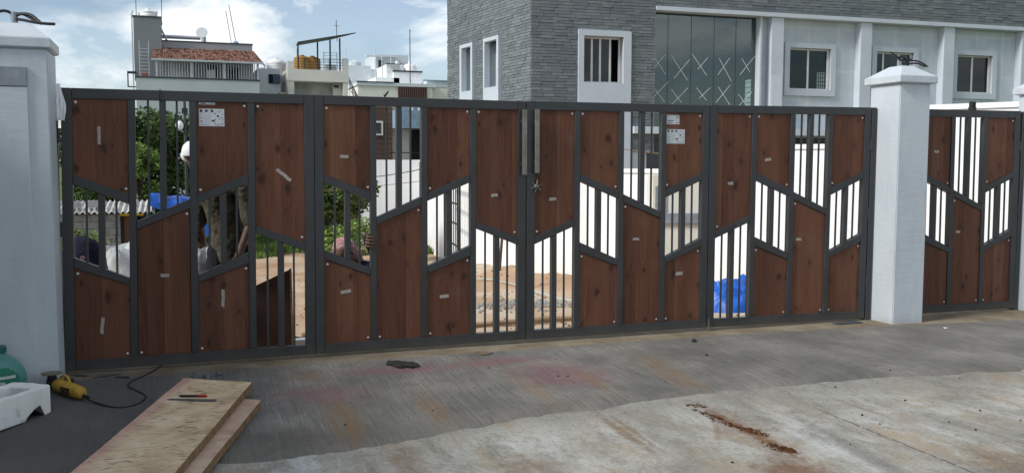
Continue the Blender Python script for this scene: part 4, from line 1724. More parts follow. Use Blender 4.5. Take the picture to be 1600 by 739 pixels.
# loose polythene bits
for (x, y, lb) in [(7.95, -.62, 'small white scrap of paper on the ramp in front of the right pillar')]:
    b = MB()
    b.add([(-.03, -.015, .004), (.025, -.02, .012), (.035, .015, .004), (-.02, .02, .014)], [(0, 1, 2, 3)])
    o = b.build('paper_scrap', 'rag', loc=(x, y, zf(y)))
    tag(o, lb, 'paper')

# ------------------------------------------------------------------ walls behind the gate


def wall_run(label, p0, p1, z0, z1a, z1b, th=.2, coping=True, mat='white_wall'):
    p0, p1 = Vector((*p0, 0)), Vector((*p1, 0))
    d = (p1 - p0)
    L_ = d.length
    t = thing('compound_wall', label, 'wall', (p0.x, p0.y, z0), math.atan2(d.y, d.x), 'white compound walls behind the gate')
    b = MB()
    b.hexa([(0, 0, 0), (L_, 0, 0), (L_, th, 0), (0, th, 0)], [(0, 0, z1a - z0), (L_, 0, z1b - z0), (L_, th, z1b - z0), (0, th, z1a - z0)])
    b.build('wall', mat, t)
    if coping:
        c = MB()
        a, e = .03, .005
        c.hexa([(-.0, -a, z1a - z0 + .001), (L_, -a, z1b - z0 + .001), (L_, th + a, z1b - z0 + .001), (0, th + a, z1a - z0 + .001)],
               [(-.0, -a, z1a - z0 + .07), (L_, -a, z1b - z0 + .07), (L_, th + a, z1b - z0 + .07), (0, th + a, z1a - z0 + .07)])
        c.build('coping', mat, t)
    return t


wall_run('long white side wall receding behind the middle of the gate, grill gate before it', (9.1, 26), (7.04, 8.27), -1.5, 1.66, 1.43)
wall_run('lower white wall stretch, seen through the bars left of the two-sticker panel', (7.0, 8.2), (8.55, 5.38), -.8, 1.43, 1.43)
wall_run('middle white wall stretch behind the blue tarpaulin heap', (8.565, 5.35), (10.05, 2.65), -.8, 1.80, 1.80)
wall_run('tall white wall stretch behind the second gateway with a coping above the gate', (10.065, 2.62), (11.2, .55), -.8, 2.30, 2.30)
wall_run('far white wall facing the gate below the brown clad house', (6.75, 24.2), (8.85, 24.2), -1.5, 1.72, 1.72, coping=False)
# cream pier with a grey ledge
t = thing('masonry_pier', 'cream masonry pier with a grey ledge, seen through bars below the two stickers', 'pier', (7.16, 3.3, -.5), -.30)
b = MB()
b.box(-.34, .34, 0, .40, 0, 1.94)
b.build('shaft', 'cream', t, bev=.006)
b = MB()
b.box(-.37, .37, -.05, .43, 1.28, 1.42)
b.build('ledge', 'patch', t, bev=.006)
b = MB()
b.box(-.30, -.14, -.012, 0.02, 1.43, 1.78)
b.build('grey_patch', 'patch', t)  # shadowed panel on the pier, its shade painted as a grey patch

# black grill gate in front of the long side wall
t = thing('grill_gate', 'black metal grill gate standing open against the white side wall', 'gate', (7.72, 16.9, zb(16) + .05), math.atan2(-2.6, -.38))
Wg, Hg = 2.6, 2.15
b = MB()
b.box(0, .05, -.02, .02, 0, Hg)
b.box(Wg - .05, Wg, -.02, .02, 0, Hg)
b.box(.05, Wg - .05, -.02, .02, 0, .05)
b.box(.05, Wg - .05, -.02, .02, Hg - .05, Hg)
b.build('frame', 'black_metal', t)
for z in (.55, 1.1, 1.6):
    b = MB()
    b.box(.051, Wg - .051, -.015, .015, z, z + .04)
    b.build('rail', 'black_metal', t)
for k in range(1, 7):
    b = MB()
    x = k * Wg / 7
    b.box(x - .015, x + .015, -.012, .012, .051, Hg - .051)
    b.build('bar', 'black_metal', t)

# prop leaning against the wall, pipe, planks, plywood offcut, tarpaulin, gravel


def leaning(name, p, q, r, mat, label, cat, n=6):
    b = MB()
    p, q = Vector(p), Vector(q)
    b.tube([(0, 0, 0), (q - p) * .5, q - p], r, n)
    o = b.build(name, mat, loc=tuple(p))
    tag(o, label, cat)
    return o


leaning('wooden_pole', (6.75, 9.5, zb(9.5) - .02), (6.98, 9.75, 1.0), .028, 'bark', 'thin brown pole propped against the white side wall', 'pole')
b = MB()
pp = [(6.05, 9.6), (6.25, 8.6), (6.33, 7.6), (6.30, 6.6), (6.35, 5.6), (6.32, 4.6), (6.36, 3.8)]
q = [Vector((x - 6.05 + .04 * nz(y, 1), y - 9.6, zdirt(x, y) + .05 - zdirt(6.05, 9.6))) for x, y in pp]
b.tube(q, .013, 8)
o = b.build('white_pipe', 'label_pale', loc=(6.05, 9.6, zdirt(6.05, 9.6)), smooth=True)
tag(o, 'thin white pipe lying along the dirt bank by the side wall', 'pipe')
for (x, y, l, a, lb) in [(4.45, 2.50, 1.15, .13, 'weathered plank on the dirt, left one behind the centre of the gate'), (5.06, 2.55, .62, .06, 'short weathered plank on the dirt, right one behind the centre of the gate')]:
    b = MB()
    b.box(-l / 2, l / 2, -.06, .06, 0, .045)
    o = b.build('plank', 'plankwood', loc=(x, y, zdirt(x, y) + .02), bev=.004)
    o.rotation_euler = (0, 0, a)
    tag(o, lb, 'plank', 'planks on the dirt')
# leaning brown sheet
t = thing('brown_plywood', 'dark brown plywood sheet standing behind the leftmost leaf, its top edge slanting', 'plywood', (1.43, .72, -.08), .06)
b = MB()
b.prism_xz([(-.30, 0), (.325, 0), (.325, .70), (-.30, .43)], -.009, .009)
o = b.build('sheet', 'ply_brown', t)
o.rotation_euler = (-.10, 0, 0)
b = MB()
b.prism_xz([(.327, 0), (.345, 0), (.345, .715), (.327, .706)], -.011, .011)
o = b.build('edge_strip', 'plankwood', t)
o.rotation_euler = (-.10, 0, 0)

# tools on the ground behind the first leaf
b = MB()
b.box(-.10, .10, -.05, .05, 0, .05)
o = b.build('paint_tin_lid', 'white_plastic', loc=(1.90, 1.30, zb(1.3)))
b2 = None
tag(o, 'white tray on the ground behind the lower right corner of the leftmost leaf', 'tray')
b = MB()
b.tube([(-.05, 0, .05), (.05, 0, .05)], .05, 14)
b.lathe([(.02, .0), (.02, .012)], n=8)
o = b.build('timber_offcut', 'plankwood', loc=(2.00, 1.62, zb(1.62)), bev=.004)
tag(o, 'tan timber offcut among tools behind the leftmost leaf', 'offcut')
b = MB()
for k in range(9):
    pebble(b, U(-.18, .1), U(-.12, .12), 0, U(.025, .05), 300 + k)
o = b.build('rubble', 'stone', loc=(1.93, 1.62, zb(1.62)))
kind(o, 'stuff')
tag(o, 'dark rubble on the ground behind the leftmost leaf', 'rubble')


def tarp_heap(label, x, y, z, sx, sy, h, seed):
    v, f = [], []
    n = 46
    for j in range(n + 1):
        for i in range(n + 1):
            u, w = i / n * 2 - 1, j / n * 2 - 1
            r = math.sqrt(u * u + w * w)
            k = max(0, 1 - r ** 2.4)
            hh = h * k ** .55
            fold = abs(nz(u * 2.6 + seed, w * 2.6)) * .30 * h + abs(nz(u * 6 + seed, w * 6 + u * 2)) * .20 * h
            hh = max(0, hh + (fold - .12 * h) * min(1, k * 3))
            v.append((u * sx + .05 * nz(u * 4, w * 4 + seed), w * sy + .05 * nz(u * 4 + 9, w * 4), hh))
    m_ = n + 1
    for j in range(n):
        for i in range(n):
            f.append((j * m_ + i, j * m_ + i + 1, (j + 1) * m_ + i + 1, (j + 1) * m_ + i))
    b = MB()
    b.add(v, f)
    o = b.build('tarpaulin', 'tarp', loc=(x, y, z), smooth=True)
    return tag(o, label, 'tarpaulin')


tarp_heap('crumpled bright blue tarpaulin heaped on the ground before the white wall', 8.00, 3.10, -.42, .56, .40, .43, 3.0)
# gravel on the dirt road
b = MB()
for k in range(450):
    x = rr.gauss(5.6, .45)
    y = rr.gauss(5.0, .35)
    pebble(b, x, y, zdirt(x, y), rr.uniform(.012, .030), 2000 + k)
o = b.build('gravel', 'gravel')
kind(o, 'stuff')
tag(o, 'strip of grey gravel on the dirt by the side wall', 'gravel')
b = MB()
for k in range(700):
    x, y = rr.uniform(1.5, 7.5), rr.uniform(1.0, 14)
    if x > wall_x(y) - .3:
        continue
    pebble(b, x, y, zdirt(x, y), rr.uniform(.006, .022), 4000 + k)
o = b.build('pebbles', simple('dirt_clods', (.27, .17, .10), .95, .1, 0, .4, 9))
kind(o, 'stuff')
tag(o, 'clods and pebbles scattered over the dirt road', 'pebbles')
# thin rod and wires behind the gate
t = thing('tie_rod', 'thin dark rod with a wire knotted round its top, behind the pull bars', 'rod', (6.35, 7.0, -.6))
b = MB()
b.tube([(-.05, 0, 0), (.01, 0, 1.2), (.05, 0, 2.92)], [.03, .03, .026], 7)
b.build('rod', 'black_metal', t)
b = MB()
b.tube([(.01, -.03, 2.70), (.08, -.03, 2.74), (.08, .03, 2.76), (.01, .03, 2.72), (.0, -.03, 2.75)], .014, 6)
b.build('knot', 'plankwood', t)
for (a, c, sag, lb) in [((6.40, 7.0, 2.15), (11.1, 4.2, 1.75), .25, 'pale wire sagging from the rod to the right'), ((6.38, 7.0, 2.12), (3.2, 12.5, 1.35), .35, 'thin wire running left from the rod'),
                        ((.4, 15, .80), (7.4, 15, 1.25), .12, 'pale rope stretched across the lot below the far houses')]:
    b = MB()
    a, c = Vector(a), Vector(c)
    b.tube([(c - a) * (k / 14) - Vector((0, 0, sag * 4 * (k / 14) * (1 - k / 14))) for k in range(15)], .008, 5)
    o = b.build('wire', 'plankwood' if 'left' not in lb else 'black_cable', loc=tuple(a))
    tag(o, lb, 'wire')

# ------------------------------------------------------------------ trees and plants


def leaf_cloud(b, blobs, n, size, rnd, squash=.8, per=1.0):
    """many small bent leaves spread through the crown volume, thicker near the skin of each clump"""
    wts = [bl[3] ** 2 for bl in blobs]
    tot = sum(wts)
    for bl, w in zip(blobs, wts):
        cx_, cy_, cz_, r_ = bl
        for _ in range(int(n * w / tot)):
            while True:
                d = Vector((rnd.uniform(-1, 1), rnd.uniform(-1, 1), rnd.uniform(-1, 1)))
                if .05 < d.length < 1:
                    break
            d = d.normalized() * (rnd.random() ** .45)
            p = Vector((cx_, cy_, cz_)) + Vector((d.x * r_, d.y * r_, d.z * r_ * squash))
            if mnoise.noise(p * 1.4 + Vector((cx_, 0, 0))) < -.22:
                continue
            s = size * rnd.uniform(.6, 1.35)
            a = Vector((rnd.gauss(0, 1), rnd.gauss(0, 1), rnd.gauss(-.25, .6))).normalized()
            c = a.cross(Vector((rnd.gauss(0, 1), rnd.gauss(0, 1), rnd.gauss(0, 1)))).normalized()
            nn = a.cross(c)
            q = len(b.v)
            b.v += [tuple(p - a * s), tuple(p + c * s * .42 + nn * s * .10), tuple(p + a * s), tuple(p - c * s * .42 + nn * s * .10)]
            b.f.append((q, q + 1, q + 2, q + 3))
            b.mi.append(0)


def tree(name, label, cat, x, y, z, h, blobs, n, size, mat, seed, trunk_r=.12, group='trees beyond the lot'):
    rnd = random.Random(seed)
    t = thing(name, label, cat, (x, y, z), 0, group)
    b = MB()
    top = h * .62
    tp = [(0, 0, -.05), (.05 * rnd.uniform(-1, 1), .05, top * .35), (.12 * rnd.uniform(-1, 1), .0, top * .7), (.1 * rnd.uniform(-1, 1), .05, top)]
    b.tube(tp, [trunk_r, trunk_r * .8, trunk_r * .6, trunk_r * .3], 9)
    b.build('trunk', 'bark', t, smooth=True)
    b = MB()
    for bl in blobs:
        st = Vector(tp[1]).lerp(Vector(tp[3]), rnd.uniform(.1, .8))
        e = Vector(bl[:3])
        mid = st.lerp(e, .55) + Vector((0, 0, -.12 * (e - st).length))
        b.tube([st, mid, e], [trunk_r * .45, trunk_r * .28, trunk_r * .08], 6)
    b.build('limbs', 'bark', t, smooth=True)
    b = MB()
    leaf_cloud(b, blobs, n, size, rnd)
    b.build('crown', mat, t)
    return t


def rblobs(rnd, n, w, d, z0, z1, r0, r1):
    return [(rnd.uniform(-w, w), rnd.uniform(-d, d), rnd.uniform(z0, z1), rnd.uniform(r0, r1)) for _ in range(n)]


rt_ = random.Random(21)
tree('leafy_tree', 'dark green tree behind the block hut, left of the lamp pole', 'tree', -.9, 27, -1.3, 5.0, rblobs(rt_, 20, 1.5, 1.0, 1.3, 4.2, .6, .95), 17000, .105, 'leaf_dark', 3, .16)
tree('leafy_tree', 'dark green tree rising behind the lamp pole', 'tree', 1.5, 28, -1.3, 5.2, rblobs(rt_, 20, 1.4, 1.0, 1.3, 4.3, .6, 1.0), 17000, .105, 'leaf_dark', 4, .17)
tree('leafy_tree', 'lighter green tree standing in front of the two dark ones', 'tree', -.35, 25.2, -1.3, 4.0, rblobs(rt_, 8, .7, .5, 1.9, 3.3, .4, .65), 7000, .085, 'leaf_mid', 5, .10)
tree('leafy_tree', 'dark tree seen through the low bars beside the pink head cloth', 'tree', 5.1, 18.5, -1.2, 3.4, rblobs(rt_, 12, .75, .8, .7, 2.9, .45, .75), 12000, .075, 'leaf_dark', 6, .12)
tree('leafy_tree', 'low dense tree beyond the grass at the far side of the dirt road', 'tree', 5.6, 34, -1.36, 3.2, rblobs(rt_, 10, 1.8, 1.0, .6, 1.9, .6, .9), 4500, .11, 'leaf_dark', 12, .12)


def shrub(label, x, y, z, w, h, n, size, mat, seed):
    rnd = random.Random(seed)
    t = thing('shrub', label, 'shrub', (x, y, z), 0, 'green shrubs behind the gate')
    b = MB()
    bl = rblobs(rnd, 8, w, w * .7, h * .3, h * .85, h * .22, h * .34)
    for q in bl:
        b.tube([(0, 0, -.03), (q[0] * .5, q[1] * .5, q[2] * .5), q[:3]], [.02, .014, .005], 5)
    b.build('stems', 'bark', t)
    b = MB()
    leaf_cloud(b, bl, n, size, rnd)
    b.build('foliage', mat, t)


shrub('fresh green shrub before the block hut, behind the lower left bars', -1.75, 20.6, zb(20.6), .55, 1.35, 2200, .065, 'leaf_light', 31)
shrub('fresh green weedy shrub behind the person in the pink head cloth', 4.75, 15.4, zb(15.4), .45, 1.25, 1900, .07, 'leaf_light', 32)
shrub('small shrub at the corner of the block hut by the yellow door frame', -1.15, 20.9, zb(20.9), .22, .55, 500, .05, 'leaf_mid', 33)
# rough grass beyond the dirt road
b = MB()
for k in range(15000):
    x, y = rr.uniform(1.5, 9), rr.uniform(21.0, 33)
    if nz(x * .5, y * .35, 2) < -.18:
        continue
    z = -1.36 if y > 24 else zdirt(x, y)
    h = rr.uniform(.08, .26)
    a = rr.uniform(0, math.pi)
    w = rr.uniform(.02, .045)
    q = len(b.v)
    b.v += [(x - math.cos(a) * w, y - math.sin(a) * w, z), (x + math.cos(a) * w, y + math.sin(a) * w, z), (x + rr.gauss(0, .06), y + rr.gauss(0, .06), z + h)]
    b.f.append((q, q + 1, q + 2))
    b.mi.append(0)
o = b.build('grass', 'grass_blade')
kind(o, 'stuff')
tag(o, 'rough grass on the far side of the dirt road', 'grass')

# ------------------------------------------------------------------ block hut
t = thing('block_hut', 'small cement block hut with a corrugated sheet roof and yellow framed door', 'hut', (-.72, 22, -1.35))
Hh = 1.50
bw, bh = .44, .205
core = MB()
core.box(-2.6, -.02, .015, 1.6, 0, Hh)
core.box(.53, .62, .015, 1.6, 0, Hh)
core.box(-.02, .53, .55, 1.6, 0, Hh)
wl_ = core.build('wall', 'slate_joint', t)
pb = None
for r in range(7):
    for c in range(7):
        x1 = -c * bw - (.22 if r % 2 else 0)
        x0 = x1 - bw + .012
        if r % 2 and c == 0:
            x0b, x1b = -.208, 0
            s = MB()
            s.box(x0b, x1b, 0, .10, r * bh, r * bh + bh - .012)
            s.build('block', 'blocks', wl_, bev=.004)
        if pb is None:
            s = MB()
            s.box(-bw / 2 + .006, bw / 2 - .006, 0, .10, 0, bh - .012)
            pb = s.build('block', 'blocks', wl_, bev=.004)
            pb.location = ((x0 + x1) / 2, 0, r * bh)
        else:
            share(pb, 'block', wl_, ((x0 + x1) / 2, rr.uniform(-.004, .004), r * bh))
b = MB()
b.box(-.06, .02, -.03, .05, .42, 1.38)
b.box(.50, .58, -.03, .05, 0, 1.38)
b.build('door_jamb', 'dark', t)
b = MB()
b.box(-.06, .58, -.035, .05, 1.381, 1.45)
b.build('lintel', 'yellow', t)
b = MB()
b.box(-.06, .02, -.03, .05, 0, .419)
b.build('door_sill_post', 'yellow', t)
b = MB()
b.box(.03, .20, .10, .13, 0, 1.45)
b.build('door', 'door_brown', t)
b = MB()
v, f = [], []
NX = 130
for i in range(NX + 1):
    x = lerp(-2.9, .90, i / NX)
    w = .035 * math.sin(x * 2 * math.pi / .155)
    v += [(x, -.32, 1.50 + w), (x, 1.8, 1.76 + w), (x, -.32, 1.488 + w), (x, 1.8, 1.748 + w)]
for i in range(NX):
    a = i * 4
    f += [(a, a + 4, a + 5, a + 1), (a + 2, a + 3, a + 7, a + 6), (a, a + 2, a + 6, a + 4), (a + 1, a + 5, a + 7, a + 3)]
b.add(v, f)
b.build('roof', 'sheet', t, smooth=True)
for (x, y, lb) in [(-2.05, 22.15, 'loose block lying on the corrugated hut roof, left one'), (-1.45, 22.25, 'loose block lying on the corrugated hut roof, right one')]:
    b = MB()
    b.box(-.20, .20, -.10, .10, 0, .20)
    o = b.build('roof_block', 'blocks', loc=(x, y, -1.35 + 1.60 + (y - 22) * .13), bev=.008)
    tag(o, lb, 'block', 'loose blocks on the hut roof')


def tarp_cover():
    v, f = [], []
    nx, ny = 40, 30
    for j in range(ny + 1):
        for i in range(nx + 1):
            u, w = i / nx, j / ny
            x = .05 + u * 2.15
            if w < .5:
                y, z = 23.4 - w * 2 * 1.5, .62 - .22 * u
            else:
                y, z = 21.9 - .08 * (w - .5), .62 - .22 * u - (w - .5) * 2 * (1.05 if u > .45 else .30 + u)
            z += .10 * nz(u * 5, w * 5) + .05 * nz(u * 13, w * 11)
            y += .10 * nz(u * 6 + 3, w * 5)
            v.append((x, y, z))
    n = nx + 1
    for j in range(ny):
        for i in range(nx):
            f.append((j * n + i, j * n + i + 1, (j + 1) * n + i + 1, (j + 1) * n + i))
    b = MB()
    b.add(v, f)
    o = b.build('tarpaulin', 'tarp', smooth=True)
    tag(o, 'blue tarpaulin draped over a lean-to beside the block hut', 'tarpaulin')


tarp_cover()
# poles carrying the lean-to
for (x, lb) in [(.45, 'left thin pole under the blue lean-to tarpaulin'), (2.05, 'right thin pole under the blue lean-to tarpaulin')]:
    leaning('wooden_post', (x, 22.2, -1.36), (x, 22.2, .36), .04, 'bark', lb, 'post')
# pale sacking heap in front of the hut
v, f = [], []
n = 40
for j in range(n + 1):
    for i in range(n + 1):
        u, w = i / n * 2 - 1, j / n * 2 - 1
        k = max(0, 1 - (u * u + w * w) ** 1.1)
        h = .60 * k ** .33 + .10 * nz(u * 3, w * 3) * min(1, k * 3) + .035 * nz(u * 9, w * 9) + .02 * nz(u * 21, w * 21)
        v.append((u * .85, w * .6, max(-.02, h)))
for j in range(n):
    for i in range(n):
        f.append((j * (n + 1) + i, j * (n + 1) + i + 1, (j + 1) * (n + 1) + i + 1, (j + 1) * (n + 1) + i))
b = MB()
b.add(v, f)
o = b.build('sack_heap', 'rubble', loc=(.20, 4.9, zb(4.9)), smooth=True)
tag(o, 'heap of pale sacking and rubble behind the lower left bars', 'heap')
o.scale = (.85, .8, 1.72)

# lamp pole
t = thing('lamp_pole', 'grey pole with a white globe lamp among the trees', 'lamp', (1.12, 24.6, -1.35))
b = MB()
b.tube([(0, 0, 0), (0, 0, 3.0), (0, 0, 5.1)], [.06, .05, .045], 9)
b.build('pole', 'dark_coping', t, smooth=True)
b = MB()
b.tube([(-.05, 0, 3.95), (-.14, 0, 4.0), (-.17, -.02, 4.08)], .02, 6)
b.build('bracket', 'lightmetal', t)
b = MB()
b.lathe([(.03, -.16), (.09, -.12), (.125, -.03), (.12, .06), (.07, .13), (.02, .15)], c=(-.17, -.06, 4.16), n=16)
b.build('globe', 'white_plastic', t, smooth=True)
b = MB()
b.box(-.09, .09, -.06, .06, 4.55, 4.72)
b.build('clamp', 'black_metal', t)

# ------------------------------------------------------------------ people


def person(label, loc, body, clothes, vox=.011, it=4):
    t = thing('person', label, 'person', loc)
    o = capsules('body', 'skin', body, t, vox, it, 0, 20, loc)
    for nm, mt, caps, amp in clothes:
        capsules(nm, mt, caps, t, .011, 3, amp, 14.0, loc)
    return t


def head_caps(c, f, r=.085):
    """skull, jaw, nose, ears, neck stub; f is the facing direction"""
    c, f = Vector(c), Vector(f).normalized()
    u = Vector((0, 0, 1))
    s = f.cross(u).normalized()
    u = s.cross(f).normalized()
    k = r / .085
    return [(c + u * .03 * k - f * .015 * k, c + u * .02 * k + f * .02 * k, .083 * k, .074 * k),
            (c + u * .0 + f * .03 * k, c - u * .075 * k + f * .048 * k, .062 * k, .036 * k),
            (c + f * .085 * k + u * .015 * k, c + f * .104 * k - u * .012 * k, .010 * k, .014 * k),
            (c + s * .078 * k - f * .01 * k + u * .02 * k, c + s * .080 * k - f * .012 * k - u * .025 * k, .014 * k, .010 * k),
            (c - s * .078 * k - f * .01 * k + u * .02 * k, c - s * .080 * k - f * .012 * k - u * .025 * k, .014 * k, .010 * k)]


def face_bits(t, c, f, r=.085):
    c, f = Vector(c) - Vector(t.location), Vector(f).normalized()
    s = f.cross(Vector((0, 0, 1))).normalized()
    u = s.cross(f).normalized()
    k = r / .085
    for sg in (-1, 1):
        b = MB()
        p = c + f * .080 * k + s * sg * .030 * k + u * .012 * k
        b.lathe([(.002, -.010), (.010, -.005), (.012, 0), (.010, .005), (.002, .010)], c=tuple(p), n=10)
        b.build('eye', 'hair', t, smooth=True)
    b = MB()
    p = c + f * .086 * k - u * .052 * k
    b.tube([p - s * .022, p + f * .004, p + s * .022], [.003, .006, .003], 7)
    b.build('mouth', 'trousers', t, smooth=True)


# standing worker in khaki with a white cap, leaning to his right
g = zb(.75)
hd = (.965, .66, 1.625)
hf_ = (-.45, .85, -.25)
bd = head_caps(hd, hf_) + [((1.05, .70, 1.46), (.985, .67, 1.57), .055, .052),
      ((1.36, .66, 1.33), (1.405, .60, 1.05), .055, .043), ((1.405, .60, 1.05), (1.30, .50, .80), .042, .030),
      ((1.30, .50, .80), (1.272, .475, .745), .034, .028), ((1.25, .80, .85), (1.12, .72, 1.40), .12, .12),
      ((1.05, .82, 1.32), (1.00, .95, 1.05), .052, .043), ((1.00, .95, 1.05), (1.02, .98, .82), .040, .030), ((1.02, .98, .82), (1.03, .98, .75), .033, .028),
      ((1.33, .80, .84), (1.36, .84, .42), .085, .060), ((1.36, .84, .42), (1.37, .88, g + .07), .058, .040), ((1.37, .90, g + .04), (1.34, .72, g + .03), .042, .036),
      ((1.15, .82, .84), (1.10, .86, .42), .085, .060), ((1.10, .86, .42), (1.08, .90, g + .07), .058, .040), ((1.08, .92, g + .04), (1.04, .74, g + .03), .042, .036)]
for k, (dx, dz, l) in enumerate([(-.018, 0, .050), (-.006, -.004, .060), (.006, -.004, .062), (.018, 0, .055)]):
    p0 = Vector((1.268 + dx * .8, .47 + dx * .5, .735))
    p1 = p0 + Vector((-.012, -.012, -l * .6))
    bd += [(p0, p1, .0105, .0095), (p1, p1 + Vector((-.012, .006, -l * .45)), .0095, .008)]
bd += [((1.255, .455, .775), (1.228, .440, .735), .012, .010), ((1.228, .440, .735), (1.222, .438, .71), .010, .008)]
cl = [('shirt', 'camo', [((1.25, .80, .80), (1.22, .77, 1.02), .155, .150), ((1.22, .77, 1.02), (1.13, .72, 1.34), .152, .140), ((1.02, .76, 1.38), (1.33, .68, 1.36), .085, .085),
                         ((1.36, .66, 1.34), (1.402, .605, 1.075), .082, .068), ((1.04, .80, 1.34), (1.00, .94, 1.06), .078, .064)], .010),
      ('trousers', 'trousers', [((1.32, .80, .80), (1.36, .84, .42), .112, .085), ((1.36, .84, .42), (1.37, .88, g + .10), .082, .065), ((1.16, .82, .80), (1.10, .86, .42), .112, .085), ((1.10, .86, .42), (1.08, .90, g + .10), .082, .065)], .006)]
P2 = person('person in a khaki blotched shirt and white cap standing bent behind the leftmost leaf', (1.22, .82, g), bd, cl)
face_bits(P2, hd, hf_)
b = MB()
hx = Vector(hd) - Vector(P2.location)
b.lathe([(.104, -.015), (.108, .0), (.106, .035), (.092, .075), (.060, .105), (.02, .117)], c=(hx.x - .0, hx.y, hx.z + .025), n=22)
b.tube([hx + Vector((-.035, .085, .025)), hx + Vector((-.065, .15, .012))], [.070, .055], 12)
cp = b.build('cap', 'cap_white', P2, smooth=True)
# crouching worker in white
g = zb(1.0)
hd = (.945, .98, .985)
hf_ = (.75, -.55, -.45)
bd = head_caps(hd, hf_) + [((.955, 1.02, .87), (.955, 1.0, .93), .05, .05), ((.98, 1.10, .34), (.96, 1.03, .80), .12, .12),
      ((1.10, .98, .78), (1.16, .80, .56), .048, .04), ((1.16, .80, .56), (1.06, .62, .46), .038, .028), ((1.06, .62, .46), (1.02, .58, .44), .034, .026),
      ((.82, 1.0, .78), (.84, .80, .56), .048, .04), ((.84, .80, .56), (.94, .64, .46), .038, .028), ((.94, .64, .46), (.97, .60, .44), .034, .026),
      ((1.07, 1.10, .32), (1.13, .72, .40), .08, .06), ((1.13, .72, .40), (1.10, .92, g + .08), .056, .04), ((1.10, .94, g + .04), (1.12, .76, g + .03), .04, .034),
      ((.88, 1.10, .32), (.80, .74, .40), .08, .06), ((.80, .74, .40), (.82, .94, g + .08), .056, .04), ((.82, .96, g + .04), (.80, .78, g + .03), .04, .034)]
cl = [('shirt', 'white_cloth', [((.98, 1.10, .34), (.96, 1.03, .74), .15, .145), ((.83, 1.01, .77), (1.09, 1.0, .77), .075, .075), ((1.10, .98, .78), (1.15, .83, .60), .072, .060), ((.82, 1.0, .78), (.84, .83, .60), .072, .060)], .006),
      ('trousers', 'trousers', [((1.06, 1.10, .33), (1.13, .73, .40), .105, .080), ((1.13, .73, .40), (1.10, .92, g + .12), .076, .06), ((.89, 1.10, .33), (.80, .75, .40), .105, .080), ((.80, .75, .40), (.82, .94, g + .12), .076, .06)], .005)]
P3 = person('person with dark hair in a white shirt crouching', (.97, 1.0, g), bd, cl)
P3['label'] = 'person with dark hair in a white shirt crouching beside the standing one in khaki'
capsules('hair', 'hair', [(Vector(hd) + Vector((-.015, .012, .05)), Vector(hd) + Vector((.012, -.01, .06)), .088, .076), (Vector(hd) + Vector((-.055, .04, .02)), Vector(hd) + Vector((-.05, .035, -.03)), .065, .05)], P3, .009, 3, .006, 60, P3.location)
face_bits(P3, hd, hf_)
# crouching worker in navy, back turned, bent low
g = zb(.85)
hd = (-.16, 1.02, .62)
hf_ = (-.3, .6, -.8)
bd = head_caps(hd, hf_) + [((-.02, .92, .72), (-.12, .98, .66), .05, .05), ((.12, .74, .34), (.05, .84, .76), .12, .12),
      ((-.10, .86, .72), (-.22, .92, .46), .048, .04), ((-.22, .92, .46), (-.16, 1.16, .34), .038, .028), ((-.16, 1.16, .34), (-.14, 1.20, .31), .034, .026),
      ((.16, .92, .72), (.20, 1.08, .48), .048, .04), ((.20, 1.08, .48), (.06, 1.22, .34), .038, .028), ((.06, 1.22, .34), (.03, 1.25, .31), .034, .026),
      ((.24, .76, .32), (.36, 1.10, .40), .085, .06), ((.36, 1.10, .40), (.33, .88, g + .08), .056, .04), ((.33, .86, g + .04), (.35, 1.04, g + .03), .04, .034),
      ((.04, .76, .30), (-.06, 1.12, .38), .085, .06), ((-.06, 1.12, .38), (-.03, .90, g + .08), .056, .04), ((-.03, .88, g + .04), (-.05, 1.06, g + .03), .04, .034)]
cl = [('shirt', 'navy', [((.12, .74, .36), (.09, .76, .62), .150, .165), ((.09, .76, .62), (.06, .83, .82), .165, .145), ((-.10, .87, .74), (.15, .90, .74), .085, .085), ((-.10, .86, .73), (-.20, .91, .50), .075, .062), ((.16, .92, .73), (.20, 1.05, .52), .075, .062)], .008),
      ('trousers', 'jeans', [((.23, .76, .32), (.36, 1.08, .40), .115, .082), ((.36, 1.08, .40), (.33, .88, g + .12), .078, .062), ((.05, .76, .31), (-.06, 1.10, .38), .115, .082), ((-.06, 1.10, .38), (-.03, .90, g + .12), .078, .062)], .005)]
P1 = person('person in a navy shirt and blue jeans crouching with the back turned', (.1, .85, g), bd, cl)
capsules('hair', 'hair', [(Vector(hd) + Vector((.01, -.03, .05)), Vector(hd) + Vector((.005, .0, .065)), .088, .076)], P1, .009, 3, .006, 60, P1.location)
face_bits(P1, hd, hf_)
b = MB()
b.lathe([(.017, 0), (.017, .003)], n=16)
b.lathe([(.012, .0032), (.012, .0045)], n=12, mi=1)
o = b.build('shirt_emblem', ['ink_soft', 'red'], P1)
o.rotation_euler = (math.pi / 2 + .05, 0, -.25)
o.location = (.075 - .1, .585 - .85, .80 - g)
